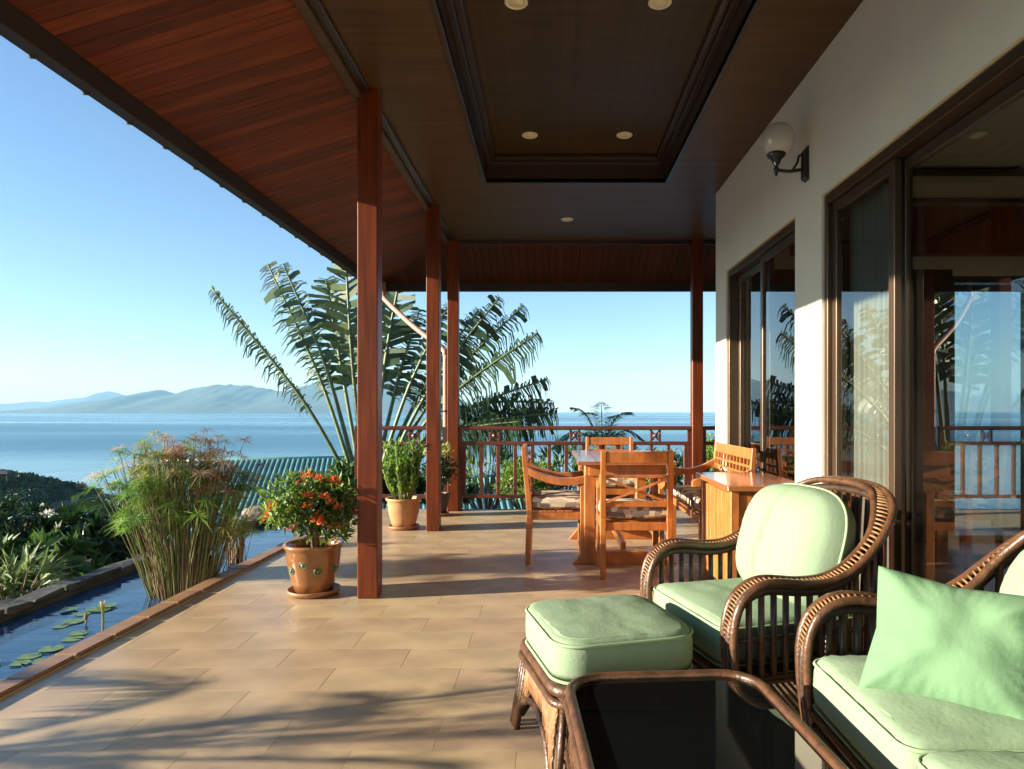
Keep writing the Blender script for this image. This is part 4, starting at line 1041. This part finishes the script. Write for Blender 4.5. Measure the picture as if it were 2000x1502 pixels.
def feather_palm(name, label, base, crown, fronds, L, mt, seed, leafw=.03, leafL=.28, group=None):
    random.seed(seed); t = thing(name, label, "palm", base, 0, group)
    base = Vector(base); crown = Vector(crown)
    tr = spline([Vector((0, 0, 0)), (crown - base) * .5 + Vector((.08, 0, 0)), crown - base], 5); obj("trunk", MB().tube(tr, [.09 - .004 * i for i in range(len(tr))], 8), "bark", t)
    for k in range(fronds):
        a = 2 * math.pi * k / fronds + rnd(-.25, .25); el = rnd(.25, 1.25); Lk = L * rnd(.8, 1.1)
        d = Vector((math.cos(a) * math.cos(el), math.sin(a) * math.cos(el), math.sin(el))); c_ = crown - base
        pts = spline([c_, c_ + d * Lk * .5 + Vector((0, 0, .04 * Lk)), c_ + d * Lk * .9 + Vector((0, 0, -.32 * Lk * math.cos(el) - .05))], 10)
        fm = MB(); fm.tube(pts, [.011 * (1 - .8 * i / len(pts)) for i in range(len(pts))], 4)
        n = len(pts)
        for j in range(3, n):
            p = pts[j]; T = (pts[j] - pts[j - 1]).normalized(); S = T.cross(Vector((0, 0, 1)))
            S = S.normalized() if S.length > .05 else Vector((1, 0, 0))
            for sub in range(2):
                q = pts[j - 1].lerp(p, sub / 2); ll = leafL * math.sin(math.pi * (.15 + .8 * j / n)) * rnd(.8, 1.15)
                for sd_ in (-1, 1): fm.leaf(q, S * sd_ + T * .8 + Vector((0, 0, rnd(-.2, .25))), Vector((0, 0, 1)), ll, leafw, .15, .35)
        obj("frond", fm, mt, t)
    return t
feather_palm("feather_palm", "young feather palm showing above the railing behind the dining table", (P(1178, 900, 11.6).x, 11.6, ground_z(0, 11.6)), P(1176, 868, 11.6), 11, 1.05, "leaf_mid", 41)
feather_palm("feather_palm", "small blue green feather palm just beyond the pool, beside the tall sedge", (P(225, 990, 8.2).x, 8.2, ground_z(-5.2, 8.2)), P(232, 1010, 8.2), 13, .75, "leaf_mid", 42, .022, .22)
# garden palms standing outside the picture beside the pool: their shadows cross the floor
feather_palm("feather_palm", "garden palm beyond the pool whose shadow falls across the terrace", (-4.3, 1.95, ground_z(-4.3, 1.95)), (-4.25, 2.0, .50), 9, 1.25, "leaf_mid", 43, .03, .26)
random.seed(44)

# ------------------------------------------------------------------ shrubs
def shrub(name, label, c, r, n, mt, style="rosette", L=.20, W=.055, seed=0, group=None, zsq=.8, flowers=0):
    random.seed(seed); c = Vector(c); gz_ = min(c.z - .1, ground_z(c.x, c.y))
    t = thing(name, label, "shrub", (c.x, c.y, gz_), 0, group); o = c - Vector((c.x, c.y, gz_))
    sm = MB(); fo = MB(); fl_ = []
    for k in range(n):
        d = rdir(-.35); q = rnd(.72, 1.05) * (1 + .25 * noise.noise(d * 1.7 + Vector((seed, 0, 0))))
        p = o + Vector((d.x * r * q, d.y * r * q, d.z * r * q * zsq))
        if k % 3 == 0: sm.tube(spline([(rnd(-.08, .08), rnd(-.08, .08), -.1), o * .45 + p * .2, p], 3), [.016, .014, .012, .01, .009, .007, .006], 4)
        if style == "rosette":
            for j in range(random.randint(8, 12)):
                a = rnd(0, 6.28); o1 = d.orthogonal().normalized(); o2 = d.cross(o1); dd = o1 * math.cos(a) + o2 * math.sin(a) + d * rnd(.15, 1.2) + Vector((0, 0, .25))
                fo.leaf(p, dd, d, L * rnd(.7, 1.25), W * rnd(.8, 1.2), .18, rnd(.05, .5))
        elif style == "strap":
            for j in range(7):
                dd = d + rdir() * .6 + Vector((0, 0, .9)); fo.leaf(p, dd, rdir(), L * rnd(.7, 1.3), W, .15, rnd(.2, .8))
        else:
            leaf_ball(fo, p, r * .17, 24, L, W, .2)
        if flowers and k % max(1, n // flowers) == 0 and d.y < .5: fl_.append(p + d * L * .5)
    obj("stem", sm, "stem_brown", t); obj("foliage", fo, mt, t)
    for p in fl_:
        fm = MB()
        for _ in range(14): q = rdir(-.2); fm.leaf(p + q * .02, q, rdir(), .055, .035, .2)
        obj("flower_cluster", fm, "flower_white", t)
    return t
def sh(px, py, D, r, n, mt, label, **kw):
    shrub("shrub", label, P(px, py, D), r, n, mt, seed=int(px * 7 + py), **kw)
G1 = "garden shrubs on the slope below the pool"
sh(20, 1075, 7.0, .56, 95, "leaf_dark", "dark glossy shrub with white blossoms at the edge of the garden slope", group=G1, flowers=5)
sh(100, 1065, 7.6, .46, 80, "leaf_dark", "dark glossy shrub below the headland, with pale blossoms", group=G1, flowers=3)
sh(150, 1085, 6.8, .46, 70, "leaf_dark", "dark shrub without blossoms tucked against the pool wall", group=G1)
sh(70, 1130, 5.9, .42, 70, "leaf_mid", "mid green shrub leaning over the dark pool wall", group=G1, flowers=2)
sh(215, 1085, 7.6, .42, 60, "leaf_dark", "dark rosette shrub between the pool wall and the tall sedge", group=G1)
sh(262, 1105, 8.4, .36, 60, "leaf_mid", "small green shrub just behind the tall sedge", group=G1, style="ball", L=.08, W=.03)
sh(22, 1150, 5.1, .22, 46, "leaf_variegated", "pale variegated shrub hanging over the pool wall", group=G1, style="strap", L=.26, W=.035)
sh(-60, 1110, 6.0, .5, 60, "leaf_dark", "dark shrub at the outer end of the garden slope", group=G1)
sh(-30, 1070, 11.0, .7, 80, "leaf_dark", "large dark shrub lower down the slope", group=G1, L=.28, W=.08)
sh(170, 1075, 11.5, .5, 80, "leaf_mid", "green shrub lower down the slope by the neighbouring roof", group=G1, L=.2, W=.05)
sh(300, 1030, 10.5, .45, 60, "leaf_mid", "green shrub behind the tall sedge near the roof", group=G1, style="ball", L=.09, W=.035)
G2 = "garden shrubs beyond the railing"
for i, (px, py, D, r, mt, st, lab) in enumerate((
        (690, 945, 9.9, .34, "leaf_mid", "rosette", "green shrub at the foot of the traveller's palm"),
        (655, 985, 9.4, .26, "leaf_bright", "ball", "bright small shrub behind the orange flowers"),
        (780, 955, 10.4, .36, "leaf_mid", "rosette", "green shrub behind the bright potted shrub"),
        (868, 960, 11.2, .40, "leaf_dark", "rosette", "dark green shrub behind the corner post"),
        (950, 930, 11.0, .55, "leaf_bright", "strap", "bright strap leaved clump behind the railing next to the corner post"),
        (1030, 950, 10.2, .46, "leaf_bright", "ball", "bright green shrub behind the railing beside the armchair"),
        (1095, 930, 11.0, .55, "leaf_bright", "strap", "tall bright strap leaved clump behind the table"),
        (1180, 925, 12.5, .62, "leaf_mid", "ball", "round green shrub under the young feather palm"),
        (1262, 935, 10.6, .52, "leaf_bright", "ball", "bright shrub behind the railing near the far post"),
        (1335, 940, 11.2, .5, "leaf_mid", "strap", "green strap leaved clump behind the far post"),
        (1400, 905, 10.6, .46, "leaf_bright", "ball", "bright tall shrub rising above the railing past the far post"),
        (1500, 950, 11.0, .5, "leaf_mid", "ball", "green shrub past the house corner"))):
    L_, W_ = {"rosette": (.19, .05), "strap": (.34, .03), "ball": (.085, .034)}[st]
    shrub("shrub", lab, P(px, py, D), r, 110 if st != "strap" else 70, mt, st, L_, W_, 100 + i, G2)

t = thing("pole", "thin upright pole standing behind the tall sedge", "pole", P(262, 1000, 9.5))
obj("shaft", MB().tube([(0, 0, -1.8), (0, 0, .74)], [.012, .008], 6), "fascia_wood", t); obj("cap", MB().lathe([(.002, .74), (.014, .745), (.012, .77), (.002, .78)], (0, 0, 0), 8), "fascia_wood", t)

# ------------------------------------------------------------------ neighbouring roofs
def neighbour(label, ridge, rz, u0, u1, tiers, pitch, slope):
    t = thing("neighbour_house", label, "house", (ridge.x, ridge.y, ridge.z - 6), R(rz))
    # local: ridge along x, downhill is -y
    z0 = 6.0; vpos = 0.0
    for ti, (L, step) in enumerate(tiers):
        z0 -= step; a0 = -vpos; a1 = -(vpos + L); zz1 = z0 - L * slope
        rf_ = obj("roof", MB().hexa([(u0, a1, zz1 - .12), (u1, a1, zz1 - .12), (u1, a0, z0 - .12), (u0, a0, z0 - .12), (u0, a1, zz1), (u1, a1, zz1), (u1, a0, z0), (u0, a0, z0)]), "teal_roof", t)
        rm = MB(); prof = [(-.085, 0), (-.075, .065), (-.03, .11), (.03, .11), (.075, .065), (.085, 0)]; vs = []
        for (yy, zz) in ((a0, z0), ((a0 + a1) / 2, (z0 + zz1) / 2), (a1 - .03, zz1 - .01)):
            for px_, pz_ in prof: vs.append((px_ * pitch / .24, yy, zz + pz_ * pitch / .24 + .002))
        rm.add(vs, [(6 * r_ + c_, 6 * r_ + c_ + 1, 6 * r_ + 7 + c_, 6 * r_ + 6 + c_) for r_ in range(2) for c_ in range(5)] + [tuple(range(12, 18))], True)
        me = rm.mesh("roof_rib"); me.materials.append(MATS["teal_roof"])
        u = u0 + pitch / 2
        while u < u1: o = obj("roof_rib", me, None, rf_); o.location = (u, 0, 0); u += pitch
        vpos += L; z0 = zz1
    obj("ridge_cap", MB().tube([(u0, 0, 6.02), (u1, 0, 6.02)], .10, 8), "teal_roof", t)
    obj("roof", MB().hexa([(u0, 0, 5.86), (u1, 0, 5.86), (u1, 4, 4.5), (u0, 4, 4.5), (u0, 0, 5.98), (u1, 0, 5.98), (u1, 4, 4.62), (u0, 4, 4.62)]), "teal_roof", t)
    obj("wall", MB().box(u0 + .4, u1 - .4, -vpos + .6, 3.6, -1.5, z0 - .0), "neighbour_wall", t)
neighbour("neighbouring house below with teal ribbed roof in two tiers", P(575, 898, 26.0), 14, -4.6, 4.0, ((2.3, 0), (4.2, .16)), .18, .335)
neighbour("small teal roofed house seen through the railing beside the corner post", P(930, 935, 21.0), 10, -2.0, 1.7, ((3.2, 0),), .18, .33)

# ------------------------------------------------------------------ hazy air
hz = obj("haze", MB().box(-19500, 19500, -2600, 19500, SEA - 4, 480)); tag(hz, "pale sea haze hanging over the water and hills", "haze", kind="stuff")
hm = bpy.data.materials.new("haze"); hm.use_nodes = True; n = hm.node_tree.nodes; n.remove(n["Principled BSDF"])
pv = n.new("ShaderNodeVolumePrincipled"); pv.inputs["Color"].default_value = (0.42, 0.74, 1.0, 1); pv.inputs["Density"].default_value = 5.5e-5; pv.inputs["Anisotropy"].default_value = 0.0
hm.node_tree.links.new(pv.outputs[0], n["Material Output"].inputs["Volume"]); hz.data.materials.append(hm)
